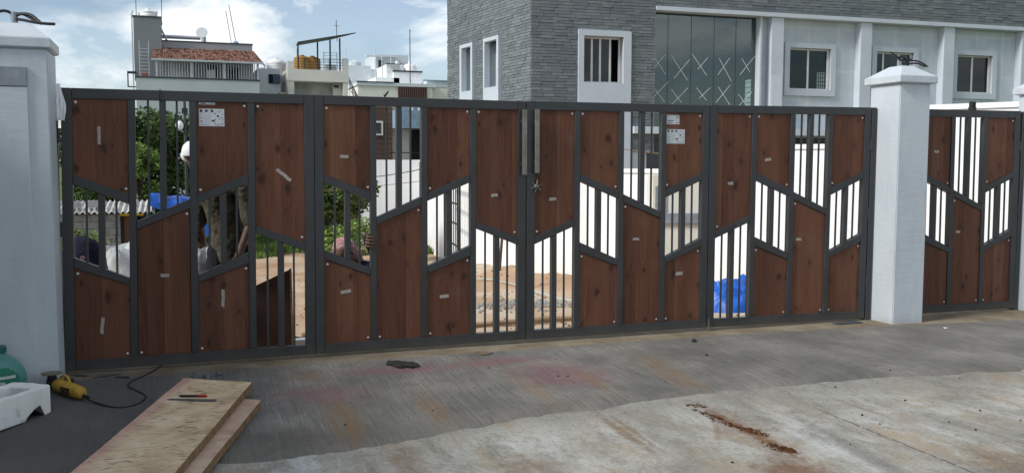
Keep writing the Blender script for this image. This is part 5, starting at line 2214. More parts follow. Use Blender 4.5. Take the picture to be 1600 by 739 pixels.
# crouching worker with a pink head cloth, one hand round the mullion
g = zb(.8)
hd = (2.235, .70, .765)
hf_ = (-.55, -.35, -.75)
mx_ = 2.338   # left face of the mullion
HZ = .930
bd = head_caps(hd, hf_, .088) + [((2.34, .76, .66), (2.27, .72, .72), .052, .052), ((2.42, .92, .32), (2.38, .80, .58), .12, .12),
      ((2.47, .66, .60), (2.50, .40, .62), .050, .042), ((2.50, .40, .62), (2.345, .095, .865), .040, .028),
      ((2.345, .095, .865), (2.320, .060, .915), .032, .036), ((2.320, .060, .925), (2.316, .050, .955), .036, .032),
      ((2.26, .80, .60), (2.22, .55, .45), .048, .040), ((2.22, .55, .45), (2.36, .40, .36), .038, .028), ((2.36, .40, .36), (2.40, .37, .35), .034, .026),
      ((2.50, .90, .32), (2.56, .55, .38), .085, .06), ((2.56, .55, .38), (2.54, .78, g + .08), .056, .04), ((2.54, .80, g + .04), (2.56, .62, g + .03), .04, .034),
      ((2.34, .92, .32), (2.28, .58, .36), .085, .06), ((2.28, .58, .36), (2.28, .80, g + .08), .056, .04), ((2.28, .82, g + .04), (2.26, .64, g + .03), .04, .034)]
for k in range(4):
    z = HZ - .046 + k * .0268
    x_ = mx_ - .040 + .004 * k
    bd += [((2.318, .060, z), (x_ - .004, .020, z + .002), .0115, .0105), ((x_ - .004, .020, z + .002), (x_ - .004, -.030, z + .001), .0105, .0100),
           ((x_ - .004, -.030, z + .001), (x_ + .012, -.043, z - .002), .0100, .0092), ((x_ + .012, -.043, z - .002), (x_ + [.044, .054, .052, .042][k], -.043, z - .005), .0098, .0085)]
bd += [((2.345, .070, .905), (2.395, .055, .945), .014, .012), ((2.395, .055, .945), (2.402, .035, .985), .0115, .0095)]
cl = [('shirt', 'navy', [((2.42, .92, .32), (2.40, .84, .52), .150, .145), ((2.24, .82, .60), (2.48, .70, .60), .085, .085), ((2.47, .66, .60), (2.50, .42, .62), .076, .062), ((2.50, .40, .62), (2.44, .26, .735), .058, .046), ((2.26, .80, .60), (2.22, .57, .47), .072, .060)], .006),
      ('trousers', 'trousers', [((2.49, .90, .33), (2.56, .56, .38), .105, .080), ((2.56, .56, .38), (2.54, .78, g + .12), .076, .06), ((2.35, .92, .33), (2.28, .59, .36), .105, .080), ((2.28, .59, .36), (2.28, .80, g + .12), .076, .06)], .005)]
P4 = person('person in a pink patterned head cloth crouching behind the gate, one hand gripping a bar', (2.4, .8, g), bd, cl, .0048, 3)
h_ = Vector(hd)
capsules('head_cloth', 'pink', [(h_ + Vector((-.01, .01, .045)), h_ + Vector((.02, .02, .035)), .103, .100), (h_ + Vector((.03, .03, .01)), h_ + Vector((.10, .05, -.03)), .098, .075), (h_ + Vector((.09, .05, -.02)), h_ + Vector((.16, .08, -.09)), .060, .035)], P4, .010, 3, .007, 22, P4.location)
face_bits(P4, hd, hf_, .088)

# ------------------------------------------------------------------ grey slate clad building
def wall_holes(b, x0, x1, z0, z1, y0, y1, holes, mi=0):
    """a wall slab with real rectangular openings"""
    xs = sorted({x0, x1, *[min(max(q, x0), x1) for h in holes for q in h[:2]]})
    zs = sorted({z0, z1, *[min(max(q, z0), z1) for h in holes for q in h[2:]]})
    for i in range(len(xs) - 1):
        run = None
        for j in range(len(zs) - 1):
            cx_, cz_ = (xs[i] + xs[i + 1]) / 2, (zs[j] + zs[j + 1]) / 2
            solid = not any(h[0] < cx_ < h[1] and h[2] < cz_ < h[3] for h in holes)
            if solid:
                run = [zs[j], zs[j + 1]] if run is None else [run[0], zs[j + 1]]
            if run and (not solid or j == len(zs) - 2):
                b.box(xs[i], xs[i + 1], y0, y1, run[0], run[1], mi)
                run = None


def window(name, parent, x0, x1, z0, z1, y, sashes, curtain=False, M=None, open_last=False):
    """upvc window set into an opening: frame, sashes with panes, dark room behind"""
    def bld(b, nm, mat, par, **k):
        if M is not None:
            b.v = [tuple(M @ Vector(v)) for v in b.v]
        return b.build(nm, mat, par, **k)
    b = MB()
    w = .055
    b.box(x0, x0 + w, y, y + .07, z0, z1)
    b.box(x1 - w, x1, y, y + .07, z0, z1)
    b.box(x0 + w, x1 - w, y, y + .07, z0, z0 + w)
    b.box(x0 + w, x1 - w, y, y + .07, z1 - w, z1)
    f = bld(b, name, 'upvc', parent)
    n = len(sashes) - 1
    for k in range(n):
        a, c = lerp(x0 + w, x1 - w, sashes[k]), lerp(x0 + w, x1 - w, sashes[k + 1])
        if not (open_last and k == n - 1):
            p = MB()
            p.box(a + .001, c - .001, y + .045, y + .052, z0 + w, z1 - w)
            bld(p, 'pane', 'glass', f)
        if k:
            s = MB()
            s.box(a - .035, a + .035, y + .012, y + .062, z0 + w, z1 - w)
            bld(s, 'sash_bar', 'upvc', f)
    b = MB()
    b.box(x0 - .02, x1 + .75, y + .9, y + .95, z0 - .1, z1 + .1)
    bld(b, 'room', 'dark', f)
    if curtain:
        v, q = [], []
        N = 40
        for i in range(N + 1):
            x = lerp(x0 + .1, x1 - .1, i / N)
            yy = y + .22 + .03 * math.sin(i * 1.9) + .015 * math.sin(i * 4.1)
            v += [(x, yy, z1 - .02), (x, yy, z1 - .42 - .05 * math.sin(i * .7))]
        for i in range(N):
            q.append((2 * i, 2 * i + 2, 2 * i + 3, 2 * i + 1))
        b = MB()
        b.add(v, q)
        bld(b, 'curtain', 'curtain', f)
    return f


GB = thing('slate_building', 'large grey building clad in slate strips with a tall glazed stair hall', 'building', (11.8426, 21.0, -1.4), math.atan2(-.04205, .99912))
ZO = 1.4   # local z = world z + ZO


def zz(z):
    return z + ZO


WIN = [(9.98, 11.72, 4.30, 5.80), (13.74, 15.42, 4.30, 5.80), (17.47, 19.15, 4.36, 5.82)]
# walls
b = MB()
TOPZ = zz(10.2)
wall_holes(b, .02, 4.47, 0, TOPZ, .05, .40, [(1.80, 3.26, zz(4.30), zz(5.85))])
b.box(4.47, 24, .05, .40, zz(6.95), TOPZ)
wall_holes(b, 8.66, 24, 0, zz(6.79), .35, .60, [(a, c, zz(d), zz(e)) for a, c, d, e in WIN])
b.box(4.47, 8.66, .60, .80, 0, zz(2.9))
b.box(23.8, 24, .60, 6.69, 0, TOPZ)
b.box(-1.12, 24, 6.70, 6.88, 0, TOPZ)
b.box(.5, 23.7, .62, 6.69, TOPZ - .2, TOPZ - .001)
walls = b.build('wall', 'bldg', GB)
b = MB()
b.box(4.30, 4.46, .41, 5.2, 0, zz(6.8))
b.box(8.67, 8.80, .61, 5.2, 0, zz(6.8))
b.box(4.47, 8.66, 5.2, 5.3, 0, zz(6.8))
b.box(4.47, 8.66, .85, 5.19, zz(6.72), zz(6.80))
b.box(4.47, 8.66, .85, 5.19, zz(2.84), zz(2.92))
b.build('stair_hall', 'stairs', GB)
# left flank, at its own angle
dl = Vector((-.1656, .9862, 0)).normalized()
ML = Matrix((Vector((dl.x, dl.y, 0)), Vector((-dl.y, dl.x, 0)) * -1, Vector((0, 0, 1)))).transposed()
# in flank space: x along the flank away from the street, y into the building, z up


def flank(b, nm, mat, par, **k):
    b.v = [tuple(ML @ Vector(v)) for v in b.v]
    b.f = [f[::-1] for f in b.f]
    return b.build(nm, mat, par, **k)


FW = [(2.29, 3.27, 3.6, 5.91), (4.48, 5.30, 3.6, 5.91)]
b = MB()
wall_holes(b, .06, 7.0, 0, TOPZ, .05, .40, [(a, c, zz(d), zz(e)) for a, c, d, e in FW])
flank(b, 'wall', 'bldg', GB)
# slate strips: real stones with open joints, too small to pick apart singly


def slates(x0, x1, z0, z1, holes, seed, inv=1):
    rnd = random.Random(seed)
    b = MB()
    z = z0
    r = 0
    while z < z1 - .02:
        h = .100
        x = x0 - rnd.uniform(0, .3)
        while x < x1:
            l = rnd.uniform(.30, .62)
            a, c = max(x, x0), min(x + l - .010, x1)
            x += l
            if c - a < .03:
                continue
            segs = [(a, c)]
            for hh in holes:
                if z + h > hh[2] and z < hh[3]:
                    ns = []
                    for (p, q) in segs:
                        if q <= hh[0] or p >= hh[1]:
                            ns.append((p, q))
                        else:
                            if hh[0] - p > .02:
                                ns.append((p, hh[0]))
                            if q - hh[1] > .02:
                                ns.append((hh[1], q))
                    segs = ns
            for (p, q) in segs:
                d = rnd.uniform(0, .022)
                b.box(p, q, -d, .049, z + .006, min(z + h - .005, z1))
        z += h
        r += 1
    return b


hole1 = [(1.62, 3.56, 0, zz(6.05))]
kind(slates(.0, 4.46, zz(2.0), TOPZ, hole1, 1).build('slate_cladding', 'slate', walls), 'stuff')
kind(slates(4.46, 22.5, zz(6.96), zz(9.2), [], 2).build('slate_cladding', 'slate', walls), 'stuff')
fh = [(2.12, 3.40, zz(3.2), zz(6.05)), (4.30, 5.49, zz(3.2), zz(6.05))]
kind(flank(slates(.03, 7.0, zz(2.0), TOPZ, fh, 3), 'slate_cladding', 'slate', walls), 'stuff')
b = MB()
b.box(.0, 4.44, .030, .048, zz(2.0), TOPZ - .01)
# ledge over the wing and its soffit
b = MB()
b.box(4.47, 24.05, -.06, .62, zz(6.80), zz(6.945))
b.build('ledge', 'trim_blue', GB, bev=.006)
# pilasters
for a, c in ((9.03, 9.53), (12.80, 13.29), (16.56, 17.05), (20.30, 20.80)):
    b = MB()
    b.box(a, c, .02, .349, 0, zz(6.795))
    b.build('pilaster', 'trim_blue', GB, bev=.006)
b = MB()
b.box(9.07, 9.50, .010, .019, zz(1.0), zz(4.75))
b.build('putty_patch', simple('pale_putty', (.56, .62, .66), .85, .1, 0, .05), GB)
b = MB()
b.box(8.60, 8.665, .06, .62, zz(2.9), zz(6.795))
b.build('reveal', 'trim_blue', GB)
# projecting band below the windows
b = MB()
b.box(3.6, 24, -.25, .34, zz(2.62), zz(2.86))
b.build('sunshade', 'trim_blue', GB, bev=.005)
b = MB()
b.box(4.2, 8.5, -.01, .045, 0, zz(2.50))
b.build('shutter', 'slate_joint', GB)
b = MB()
b.box(8.8, 24, .30, .345, zz(2.05), zz(2.55))
b.build('dark_band', 'slate_joint', GB)
# framed window in the slate front, surround carried down to the ground


def surround(par, x0, x1, z0, z1, i0, i1, k0, k1, y0, y1, flk=False, nm='surround', mat='trim_blue'):
    b = MB()
    b.box(x0, i0, y0, y1, z0, z1)
    b.box(i1, x1, y0, y1, z0, z1)
    b.box(i0, i1, y0, y1, k1, z1)
    if k0 > z0 + .02:
        b.box(i0, i1, y0, y1, z0, k0)
    return flank(b, nm, mat, par) if flk else b.build(nm, mat, par, bev=.004)


sr = surround(GB, 1.63, 3.55, 0, zz(6.03), 1.83, 3.26, zz(4.30), zz(5.84), -.07, .32)
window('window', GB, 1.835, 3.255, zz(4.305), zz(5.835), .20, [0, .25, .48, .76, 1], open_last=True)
for n_, (a, c, d, e) in enumerate(WIN):
    x0, x1 = a - .21, c + .22
    surround(GB, x0, x1, zz(d - .22), zz(e + .19), a, c, zz(d), zz(e), .27, .55)
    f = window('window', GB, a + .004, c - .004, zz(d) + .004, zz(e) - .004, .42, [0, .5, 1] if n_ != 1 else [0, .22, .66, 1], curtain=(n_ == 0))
    # crumbling mortar line left round the frame
    b = MB()
    rnd = random.Random(n_)
    k = a
    while k < c - .05:
        l = rnd.uniform(.05, .16)
        for zb_, sg in ((zz(d), 1), (zz(e), -1)):
            h = rnd.uniform(.01, .045)
            lo_, hi_ = (zb_, zb_ + h) if sg > 0 else (zb_ - h, zb_)
            b.box(k, min(k + l, c), .405, .418, lo_, hi_)
        k += l
    k = d
    while k < e - .05:
        l = rnd.uniform(.05, .16)
        h = rnd.uniform(.01, .05)
        b.box(c - h, c, .405, .419, zz(k), zz(min(k + l, e)))
        k += l
    kind(b.build('mortar', 'upvc', f), 'stuff')
# far window seen through the rooms, a glowing panel in place of daylight
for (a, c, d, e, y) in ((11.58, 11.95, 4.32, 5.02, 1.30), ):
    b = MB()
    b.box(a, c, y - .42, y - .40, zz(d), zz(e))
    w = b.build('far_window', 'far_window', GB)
    g_ = MB()
    for k in range(4):
        x = lerp(a, c, (k + .5) / 4)
        g_.box(x - .012, x + .012, y - .435, y - .421, zz(d), zz(e))
    for k in range(5):
        z = lerp(d, e, (k + .5) / 5)
        g_.box(a, c, y - .447, y - .436, zz(z) - .012, zz(z) + .012)
    g_.build('grille', 'black_metal', w)
# flank windows with raised pale surrounds
for (a, c, d, e), (x0, x1) in zip(FW, ((2.14, 3.38), (4.32, 5.47))):
    surround(GB, x0, x1, zz(2.9), zz(6.04), a, c, zz(4.29), zz(e), -.16, .30, True)
    b = MB()
    b.box(a, c, .30, .36, zz(4.2), zz(e))
    flank(b, 'blind_panel', 'bldg', GB)
# glazed stair hall
gx_ = [4.47, 5.12, 6.02, 6.92, 7.79, 8.60]
for k in range(5):
    b = MB()
    b.box(gx_[k] + .008, gx_[k + 1] - .008, .36, .372, zz(2.9), zz(6.78))
    p = b.build('glass_pane', 'atrium_glass', GB)
    for (zc_, r_) in ((5.02, 0), (3.98, 1)):
        cx_ = (gx_[k] + gx_[k + 1]) / 2 + [.0, .05, -.05, .0, .05][k] * (1 if r_ == 0 else -1)
        w_, h_ = [.30, .33, .28, .28, .27][k], [.34, .37, .30, .37, .31][k] * (1 if r_ == 0 else .85)
        for sg in (1, -1):
            j1, j2 = [(.0, .05), (.03, -.02), (.04, .02), (-.02, .06), (.02, .0)][k]
            sc_ = [1.0, .78, 1.15, .9, 1.2, .7, 1.05, .85, .75, 1.1][(k * 2 + r_ * 3 + (sg > 0)) % 10]
            d = Vector((2 * w_ * sc_ * (1 if sg > 0 else .85), 0, 2 * h_ * sg * sc_))
            L_ = d.length
            u = d.normalized()
            nrm = Vector((-u.z, 0, u.x)) * .009
            c0 = Vector((cx_ + j1 * sg * 1.6, .348, zz(zc_) + j2 * sg + [.05, -.10, .07, -.04, .09][(k + 2 * r_) % 5]))
            q = [c0 - d / 2 - nrm, c0 + d / 2 - nrm, c0 + d / 2 + nrm, c0 - d / 2 + nrm]
            t_ = MB()
            t_.prism_xz([(v.x, v.z) for v in q] if sg > 0 else [(v.x, v.z) for v in q], .354 - (.002 if sg > 0 else 0), .3595 - (.002 if sg > 0 else 0))
            t_.build('tape_strip', simple('white_pane_tape', (.62, .66, .66), .7, .2) if 'white_pane_tape' not in bpy.data.materials else bpy.data.materials['white_pane_tape'], p)
for k in range(1, 5):
    b = MB()
    b.box(gx_[k] - .006, gx_[k] + .006, .352, .380, zz(2.9), zz(6.78))
    b.build('glass_joint', 'black_metal', GB)
# things seen through the glass: stair flight, landing beam, door
b = MB()
for k in range(9):
    x0 = 6.25 + k * .26
    b.box(x0, x0 + .27, 3.2, 4.4, zz(4.15 + k * .175), zz(4.33 + k * .175))
    b.box(x0, x0 + .255, 3.25, 4.4, zz(3.75 + k * .175), zz(4.149 + k * .175))
b.build('stair_flight', 'stairs', GB)
b = MB()
for k in range(9):
    x0 = 6.25 + k * .26
    b.box(x0, x0 + .27, 3.05, 3.19, zz(4.32 + k * .175), zz(4.52 + k * .175))
b.build('stair_tread_stack', 'dark', GB)
b = MB()
b.box(5.85, 7.75, 2.2, 2.3, zz(4.12), zz(4.19))
b.build('landing_beam', 'trim_blue', GB)
b = MB()
b.box(8.630, 8.665, .50, 1.75, zz(2.93), zz(5.62))
dr = b.build('inner_door', 'door_brown', GB)
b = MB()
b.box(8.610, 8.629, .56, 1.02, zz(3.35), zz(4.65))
w = b.build('far_window', 'far_window', GB)  # glowing panel, daylight put in as emission
b = MB()
for k in range(7):
    z = lerp(3.35, 4.65, (k + .5) / 7)
    b.box(8.598, 8.609, .56, 1.02, zz(z) - .012, zz(z) + .012)
b.build('grille', 'black_metal', w)

# ------------------------------------------------------------------ far houses


def H(name, label, x, y, z, cat='house', rz=0.0):
    return thing(name, label, cat, (x, y, z), rz)


def bx(par, name, mat, *a, bev=0.0):
    b = MB()
    for q in a:
        b.box(*q)
    return b.build(name, mat, par, bev=bev)


# grey house with the tiled awning: local origin (0,42,-1.4); local z = world z + 1.4
h1 = H('grey_house', 'grey house with a red tiled awning, a rooftop tower and a water tank', 0, 42, -1.4)
o_ = 1.4
bx(h1, 'wall', 'house_light', (-.95, 4.95, 0, 9, 0, 5.80 + o_))
bx(h1, 'parapet_coping', 'dark_coping', (-.98, 4.98, -.03, .14, 5.801 + o_, 5.87 + o_))
bx(h1, 'attic_wall', 'house_grey', (-.08, 4.78, 2.0, 8, 5.80 + o_, 7.86 + o_))
bx(h1, 'attic_coping', 'dark_coping', (-.11, 4.81, 1.97, 8.03, 7.861 + o_, 7.92 + o_))
bx(h1, 'tower', 'tower', (-1.05, .27, 1.5, 4.2, 5.80 + o_, 8.97 + o_))
bx(h1, 'tower_coping', 'dark_coping', (-1.08, .30, 1.47, 4.23, 8.971 + o_, 9.03 + o_))
b = MB()
b.lathe([(.40, 0), (.42, .03), (.42, .22), (.39, .25), (.40, .28), (.40, .36), (.22, .44), (.12, .46), (.12, .52)], c=(-.36, 2.6, 9.03 + o_), n=20)
b.build('water_tank', 'white_plastic', h1, smooth=True)
bx(h1, 'tank_stand', 'lightmetal', (-.82, -.76, 2.2, 2.26, 9.03 + o_, 9.28 + o_))
bx(h1, 'tank_stand', 'lightmetal', (.04, .10, 2.2, 2.26, 9.03 + o_, 9.40 + o_))
# awning of clay tiles: every tile has its own edges, too small to pick apart singly
b = MB()
rows, colsn = 7, 54
for r in range(rows):
    for c in range(colsn):
        u0, u1 = c / colsn, (c + .86) / colsn
        w0, w1 = r / rows, (r + 1.12) / rows

        def q(u, w, dz):
            x = lerp(lerp(-.12, -.20, w), lerp(4.82, 5.12, w), u)
            return (x, lerp(1.9, -.05, w), lerp(7.52, 6.76, w) + o_ + dz)
        j = rr.uniform(0, .02)
        b.hexa([q(u0, w1, .0), q(u1, w1, .0), q(u1, w0, -.02), q(u0, w0, -.02)], [q(u0, w1, .045 + j), q(u1, w1, .045 + j), q(u1, w0, .012), q(u0, w0, .012)])
kind(b.build('roof_tiles', 'tile', h1), 'stuff')
bx(h1, 'gutter', 'lightmetal', (-.22, 5.15, -.14, -.06, 6.66 + o_, 6.76 + o_))
b = MB()
b.tube([(5.10, -.10, 6.70 + o_), (5.22, -.10, 6.60 + o_), (5.20, -.10, 6.45 + o_), (5.05, -.05, 6.45 + o_)], .05, 8)
b.build('downpipe', 'lightmetal', h1, smooth=True)
b = MB()
for k in range(38):
    x = lerp(.05, 4.85, k / 37)
    b.box(x - .018, x + .018, .05, .085, 5.87 + o_, 6.70 + o_)
kind(b.build('balustrade', 'lightmetal', h1), 'stuff')
for x in (.02, 1.66, 3.24, 4.88):
    bx(h1, 'post', 'lightmetal', (x - .05, x + .05, .03, .13, 5.871 + o_, 6.72 + o_))
bx(h1, 'balcony_back', 'house_grey', (-.05, 4.78, 1.6, 1.98, 5.81 + o_, 7.0 + o_))
bx(h1, 'door', 'dark', (3.55, 4.05, 1.55, 1.59, 5.81 + o_, 6.6 + o_))
bx(h1, 'window', 'dark', (2.42, 2.98, 1.55, 1.59, 6.10 + o_, 6.65 + o_))
bx(h1, 'cool_box', 'cream', (2.42, 2.78, .35, .75, 5.81 + o_, 6.32 + o_))
b = MB()
for x in (-.79, -.35):
    b.box(x - .02, x + .02, 1.0, 1.04, 5.82 + o_, 7.72 + o_)
for k in range(9):
    z = 5.95 + k * .17
    b.box(-.77, -.37, 1.0, 1.03, z + o_, z + .03 + o_)
b.build('ladder', 'lightmetal', h1)
bx(h1, 'red_crate', simple('faded_red', (.22, .08, .06), .7), (-.70, -.42, .9, 1.2, 5.82 + o_, 6.12 + o_))
b = MB()
b.tube([(.28, 3.0, 8.22 + o_), (2.2, 3.0, 8.22 + o_)], .10, 10)
b.build('solar_tank', 'lightmetal', h1, smooth=True)
b = MB()
b.tube([(.20, 2.9, 8.70 + o_), (.55, 2.9, 7.93 + o_)], .05, 6)
b.tube([(2.36, 2.9, 7.92 + o_), (2.36, 2.9, 8.30 + o_)], .12, 8)
b.build('solar_stand', 'lightmetal', h1)
b = MB()
prof = [(.02, -.10), (.12, -.07), (.24, .02), (.30, .10), (.30, .12)]
b.lathe(prof, n=18)
d_ = b.build('dish', 'pale', h1, smooth=True)
d_.location = (2.28, 2.6, 8.42 + o_)
d_.rotation_euler = (1.25, .25, -.3)
b = MB()
b.tube([(-1.12, 1.6, 4.0 + o_), (-1.12, 1.6, 9.1 + o_), (-1.05, 1.6, 9.3 + o_)], .035, 6)
b.build('drain_pipe', 'lightmetal', h1)
b = MB()
b.tube([(-.90, 1.6, 9.0 + o_), (-.90, 1.6, 10.2 + o_)], .018, 5)
b.build('lightning_rod', 'black_metal', h1)
b = MB()
b.tube([(.31, 1.6, 9.0 + o_), (.31, 1.6, 10.2 + o_)], .018, 5)
b.build('lightning_rod', 'black_metal', h1)
b = MB()
b.tube([(3.74, 2.3, 7.9 + o_), (3.48, 2.3, 9.62 + o_)], .016, 5)
b.tube([(3.98, 2.3, 7.9 + o_), (3.64, 2.3, 9.95 + o_)], .018, 5)
b.build('antenna', 'black_metal', h1)
b = MB()
b.lathe([(.16, 0), (.16, .06), (.08, .14), (.02, .16)], c=(3.95, 2.3, 7.92 + o_), n=12)
b.build('blue_cap', 'blue_paint', h1, smooth=True)
bx(h1, 'bracket_frame', 'black_metal', (-1.40, -1.34, 1.4, 1.45, 5.42 + o_, 6.22 + o_), (-1.34, -.96, 1.4, 1.45, 5.42 + o_, 5.47 + o_), (-1.34, -.96, 1.4, 1.45, 6.10 + o_, 6.22 + o_))
bx(h1, 'rear_wing', 'pale', (-1.1, -.2, 1.0, 8.0, 0, 4.0 + o_))

# low grey annexe and the cream house with the roof canopy
an = H('annexe', 'low grey annexe between the tiled awning house and the cream house', 5.7, 45, -1.4, 'building')
bx(an, 'wall', 'pale', (-.60, .62, 0, 6, 0, 6.75 + o_))
bx(an, 'opening', 'dark', (-.02, .55, -.05, -.01, 5.95 + o_, 6.45 + o_))
bx(an, 'solar_panel', simple('blue_panel', (.02, .04, .10), .3, .5), (.20, .60, -.16, -.10, 5.98 + o_, 6.40 + o_))
wt = H('roof_water_tank', 'white ribbed water tank on a roof left of the brown tanks', 6.3, 47, 6.55, 'water tank')
b = MB()
pr = [(.02, 0), (.52, 0)]
for k in range(5):
    pr += [(.52, .03 + k * .15), (.54, .09 + k * .15), (.52, .15 + k * .15)]
pr += [(.35, .90), (.15, .95), (.15, 1.0)]
b.lathe(pr, n=20)
b.build('tank_body', 'white_plastic', wt, smooth=True)
bx(wt, 'tank_base', 'pale', (-.7, .7, -.6, .6, -7.95, -.002))

h2 = H('cream_house', 'cream house with a slanting roof canopy over two ochre water tanks', 6.6, 44, -1.4)
bx(h2, 'wall', 'cream', (.0, 3.25, 1.2, 7, 0, 6.05 + o_), (.0, .33, 0, 1.2, 0, 6.05 + o_), (2.98, 3.25, 0, 1.2, 0, 6.05 + o_))
bx(h2, 'parapet', 'cream', (-.02, 3.27, -.03, 7, 6.051 + o_, 6.68 + o_))
bx(h2, 'corner_post', 'cream', (-.02, .34, -.03, .30, 6.681 + o_, 7.10 + o_))
bx(h2, 'corner_post', 'cream', (3.0, 3.27, -.03, .30, 6.681 + o_, 7.35 + o_))
bx(h2, 'porch_wall', 'sheet', (.34, 2.97, 1.10, 1.19, 4.4 + o_, 6.04 + o_))
bx(h2, 'balcony_slab', 'cream', (-.30, 3.30, -.35, 1.09, 4.3 + o_, 4.45 + o_))
bx(h2, 'porch_pillar', 'cream', (2.52, 2.97, .6, .9, 4.451 + o_, 6.04 + o_))
bx(h2, 'wall_lamp', 'black_metal', (2.55, 2.80, .40, .58, 5.80 + o_, 5.92 + o_))
bx(h2, 'window_hood', simple('yellow_hood', (.50, .49, .28), .8), (-.42, -.021, .3, 1.2, 5.36 + o_, 5.44 + o_))
b = MB()
for k in range(4):
    z = 6.80 + k * .15
    b.box(.34, 3.0, .05, .075, z + o_, z + .022 + o_)
for x in (.9, 1.7, 2.25):
    b.box(x - .015, x + .015, .04, .08, 6.681 + o_, 7.30 + o_)
b.build('railing', 'black_metal', h2)
b = MB()
for k in range(4):
    z = 6.72 + k * .12
    b.box(.02, .05, .35, 6, z + o_, z + .02 + o_)
b.build('side_railing', 'black_metal', h2)
for x in (1.82, ):
    pass
for (x, y, zt_) in ((.62, .5, 8.12), (.90, 3.0, 8.15), (1.72, .8, 8.32), (2.38, .6, 8.42), (2.90, .5, 8.52)):
    b = MB()
    b.tube([(x, y, 6.681 + o_), (x, y, zt_ + o_ - .03)], .045, 7)
    b.build('canopy_post', 'dark_coping', h2)
b = MB()
pa = [(.52, -.3, 8.06), (3.60, -.6, 8.66), (2.9, 3.6, 8.80), (.9, 3.6, 8.36)]
b.hexa([(x, y, z + o_) for x, y, z in pa], [(x, y, z + o_ + .05) for x, y, z in pa])
b.build('roof_canopy', 'dark_coping', h2)
for (x, y) in ((1.02, 2.0), (1.62, 2.2)):
    b = MB()
    b.lathe([(.02, 0), (.46, 0), (.47, .05), (.46, .25), (.47, .3), (.46, .55), (.47, .6), (.45, .80), (.30, .90), (.14, .93), (.14, .98)], c=(x, y, 6.681 + o_), n=20)
    b.build('water_tank', 'brown_plastic', h2, smooth=True)
bx(h2, 'grey_bin', 'pale', (2.30, 2.86, 1.5, 2.1, 6.681 + o_, 7.15 + o_))
b = MB()
for k in range(4):
    b.box(2.12, 2.85, 1.2, 1.23, 7.30 + k * .15 + o_, 7.32 + k * .15 + o_)
for x in (2.12, 2.85):
    b.box(x - .015, x + .015, 1.18, 1.24, 6.681 + o_, 7.80 + o_)
b.build('ladder_rack', 'lightmetal', h2)
b = MB()
b.tube([(3.1, 2.6, 8.6 + o_), (3.06, 2.6, 9.8 + o_)], .02, 5)
b.tube([(2.95, 2.6, 9.5 + o_), (3.2, 2.6, 9.46 + o_)], .014, 5)
b.build('antenna', 'black_metal', h2)
b = MB()
for k in range(5):
    dx = .06 * k
    b.tube([(3.28 + dx, .3, 6.45 - .28 * k + o_), (4.1 + dx * .4, .3, 4.80 - .28 * k * .4 + o_)], .022, 5)
for k in range(5):
    b.tube([(3.40 + .16 * k, .3, 6.25 - .32 * k + o_), (3.40 + .16 * k, .3, 5.2 - .32 * k + o_)], .016, 5)
b.build('stair_railing', 'black_metal', h2)

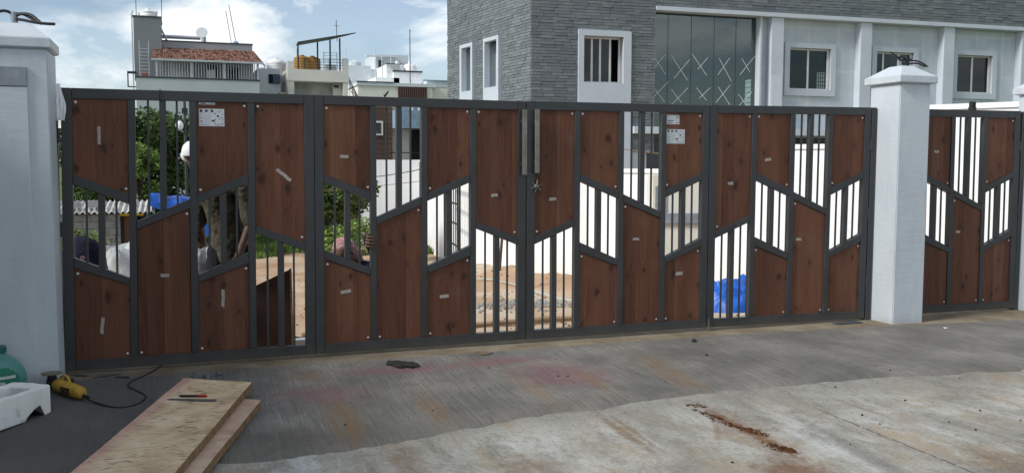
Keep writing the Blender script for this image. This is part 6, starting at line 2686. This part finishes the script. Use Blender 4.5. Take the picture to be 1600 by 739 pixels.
# distant pale blocks
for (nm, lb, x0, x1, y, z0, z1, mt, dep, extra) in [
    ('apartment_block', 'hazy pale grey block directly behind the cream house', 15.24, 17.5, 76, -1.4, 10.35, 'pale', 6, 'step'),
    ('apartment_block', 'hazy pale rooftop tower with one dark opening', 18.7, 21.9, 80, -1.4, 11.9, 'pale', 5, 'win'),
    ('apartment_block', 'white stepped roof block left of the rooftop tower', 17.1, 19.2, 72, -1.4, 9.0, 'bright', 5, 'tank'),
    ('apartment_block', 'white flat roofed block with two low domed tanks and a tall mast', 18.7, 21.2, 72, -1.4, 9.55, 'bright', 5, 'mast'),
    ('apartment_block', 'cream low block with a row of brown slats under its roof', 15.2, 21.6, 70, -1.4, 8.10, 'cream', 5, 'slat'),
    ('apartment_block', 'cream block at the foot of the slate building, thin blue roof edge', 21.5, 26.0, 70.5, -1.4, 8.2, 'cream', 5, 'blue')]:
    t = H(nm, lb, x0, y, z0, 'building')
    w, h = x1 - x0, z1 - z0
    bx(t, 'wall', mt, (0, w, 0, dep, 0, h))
    if extra == 'step':
        bx(t, 'side_block', 'pale', (w + .003, w + 2.2, .3, dep, 0, h - .25))
        b = MB()
        b.lathe([(.02, 0), (.55, 0), (.55, .4), (.3, .55), (.1, .65)], c=(w * .5, 1.5, h), n=16)
        b.build('tank', 'pale', t, smooth=True)
        b = MB()
        for x in (.2, 2.9):
            b.tube([(x, 1, h - .3), (x, 1, h + 1.6)], .03, 5)
        b.build('rod', 'lightmetal', t)
    if extra == 'win':
        bx(t, 'opening', 'slate_joint', (.32, .75, -.05, -.01, h - 1.45, h - .55))
        bx(t, 'canopy', 'pale', (-.9, w * .62, -.5, -.06, h - .28, h - .15))
    if extra == 'tank':
        bx(t, 'upper_block', 'bright', (1.0, w + .1, .2, dep, h + .002, h + 1.15))
        bx(t, 'rail', 'dark_coping', (.9, w + .2, -.05, 0.15, h + 1.152, h + 1.22))
        b = MB()
        for x in (.35, .9, 1.7):
            b.tube([(x, 1.5, h), (x, 1.5, h + 2.0)], .05, 5)
        b.build('rod', 'lightmetal', t)
    if extra == 'mast':
        bx(t, 'coping', 'dark_coping', (-.06, w + .06, -.06, .2, h - .02, h + .10))
        for q in (.75, 1.9):
            b = MB()
            b.lathe([(.02, 0), (.62, 0), (.64, .5), (.45, .72), (.15, .82), (.12, 1.0)], c=(q, 2, h + .1), n=18)
            b.build('tank', 'white_plastic', t, smooth=True)
        b = MB()
        b.tube([(1.35, -.4, 0), (1.35, -.4, h + 3.6)], [.05, .035], 6)
        b.build('mast', 'black_metal', t)
    if extra == 'slat':
        bx(t, 'roof_edge', 'pale', (-.1, w + .3, -.1, dep, h + .002, h + .28))
        bx(t, 'dark_roof', 'dark_coping', (-.1, 3.0, -.15, .4, h + .281, h + .36))
        for k in range(14):
            x = lerp(3.45, 5.85, k / 13)
            bx(t, 'slat', simple('maroon_slat', (.10, .045, .045), .7) if k == 0 else 'maroon', (x - .05, x + .05, -.12, -.01, h - 1.6, h - .02)) if False else None
        b = MB()
        for k in range(14):
            x = lerp(3.45, 5.85, k / 13)
            b.box(x - .055, x + .055, -.12, -.06, h - 1.6, h - .02)
        kind(b.build('slats', 'wood_clad', t), 'stuff')
        bx(t, 'slat_back', 'dark', (3.4, 5.9, -.05, -.01, h - 1.6, h - .01))
        b = MB()
        b.tube([(2.1, -.6, h - .9), (2.4, -.9, h - .5)], [.10, .06], 6)
        b.build('spotlight', 'black_metal', t)
    if extra == 'blue':
        bx(t, 'roof_edge', 'blue_paint', (-.6, w, -.15, .2, h + .5, h + .58))
        bx(t, 'parapet', 'pale', (-.2, w, -.05, dep, h + .002, h + .5))

# houses just beyond the far wall, seen through the bars
h3 = H('brown_clad_house', 'brown board clad house with one small cream framed window, beyond the far white wall', 7.0, 30, -1.4)
bx(h3, 'wall', 'slate_joint', (0, 2.20, .05, 6, 0, 4.10 + o_))
pb = None
for k in range(27):
    z = k * .2
    if z > 5.35:
        break
    if pb is None:
        b = MB()
        b.box(0, 2.20, 0, .049, .008, .195)
        pb = b.build('board', 'wood_clad', h3)
        pb.location = (0, 0, z)
    else:
        share(pb, 'board', h3, (0, rr.uniform(-.008, .004), z))
b = MB()
b.box(1.36, 1.80, -.06, -.01, 2.74 + o_, 3.32 + o_)
wf = b.build('window', 'cream', h3)
bx(wf, 'pane', 'glass', (1.42, 1.72, -.07, -.061, 2.81 + o_, 3.25 + o_))
h4 = H('blue_grey_house', 'house with a blue grey upper balcony and a dark door, beyond the far wall', 9.205, 30.4, -1.4)
bx(h4, 'wall', 'cream', (0, 2.4, 0, 6, 0, 4.15 + o_))
bx(h4, 'balcony', 'blue_paint', (.0, 2.4, -.9, -.01, 3.03 + o_, 3.75 + o_))
for x in (.15, .62, .98, 1.5):
    bx(h4, 'balcony_post', 'bright', (x, x + .14, -.88, -.70, 3.751 + o_, 4.15 + o_))
bx(h4, 'balcony_back', 'blue_paint', (.3, 2.3, -.25, -.012, 3.751 + o_, 4.14 + o_))
bx(h4, 'door', 'dark', (.82, 1.35, -.06, -.011, 1.0 + o_, 3.0 + o_))
bx(h4, 'railing', 'black_metal', (-.1, 1.2, -.5, -.47, 2.02 + o_, 2.06 + o_))
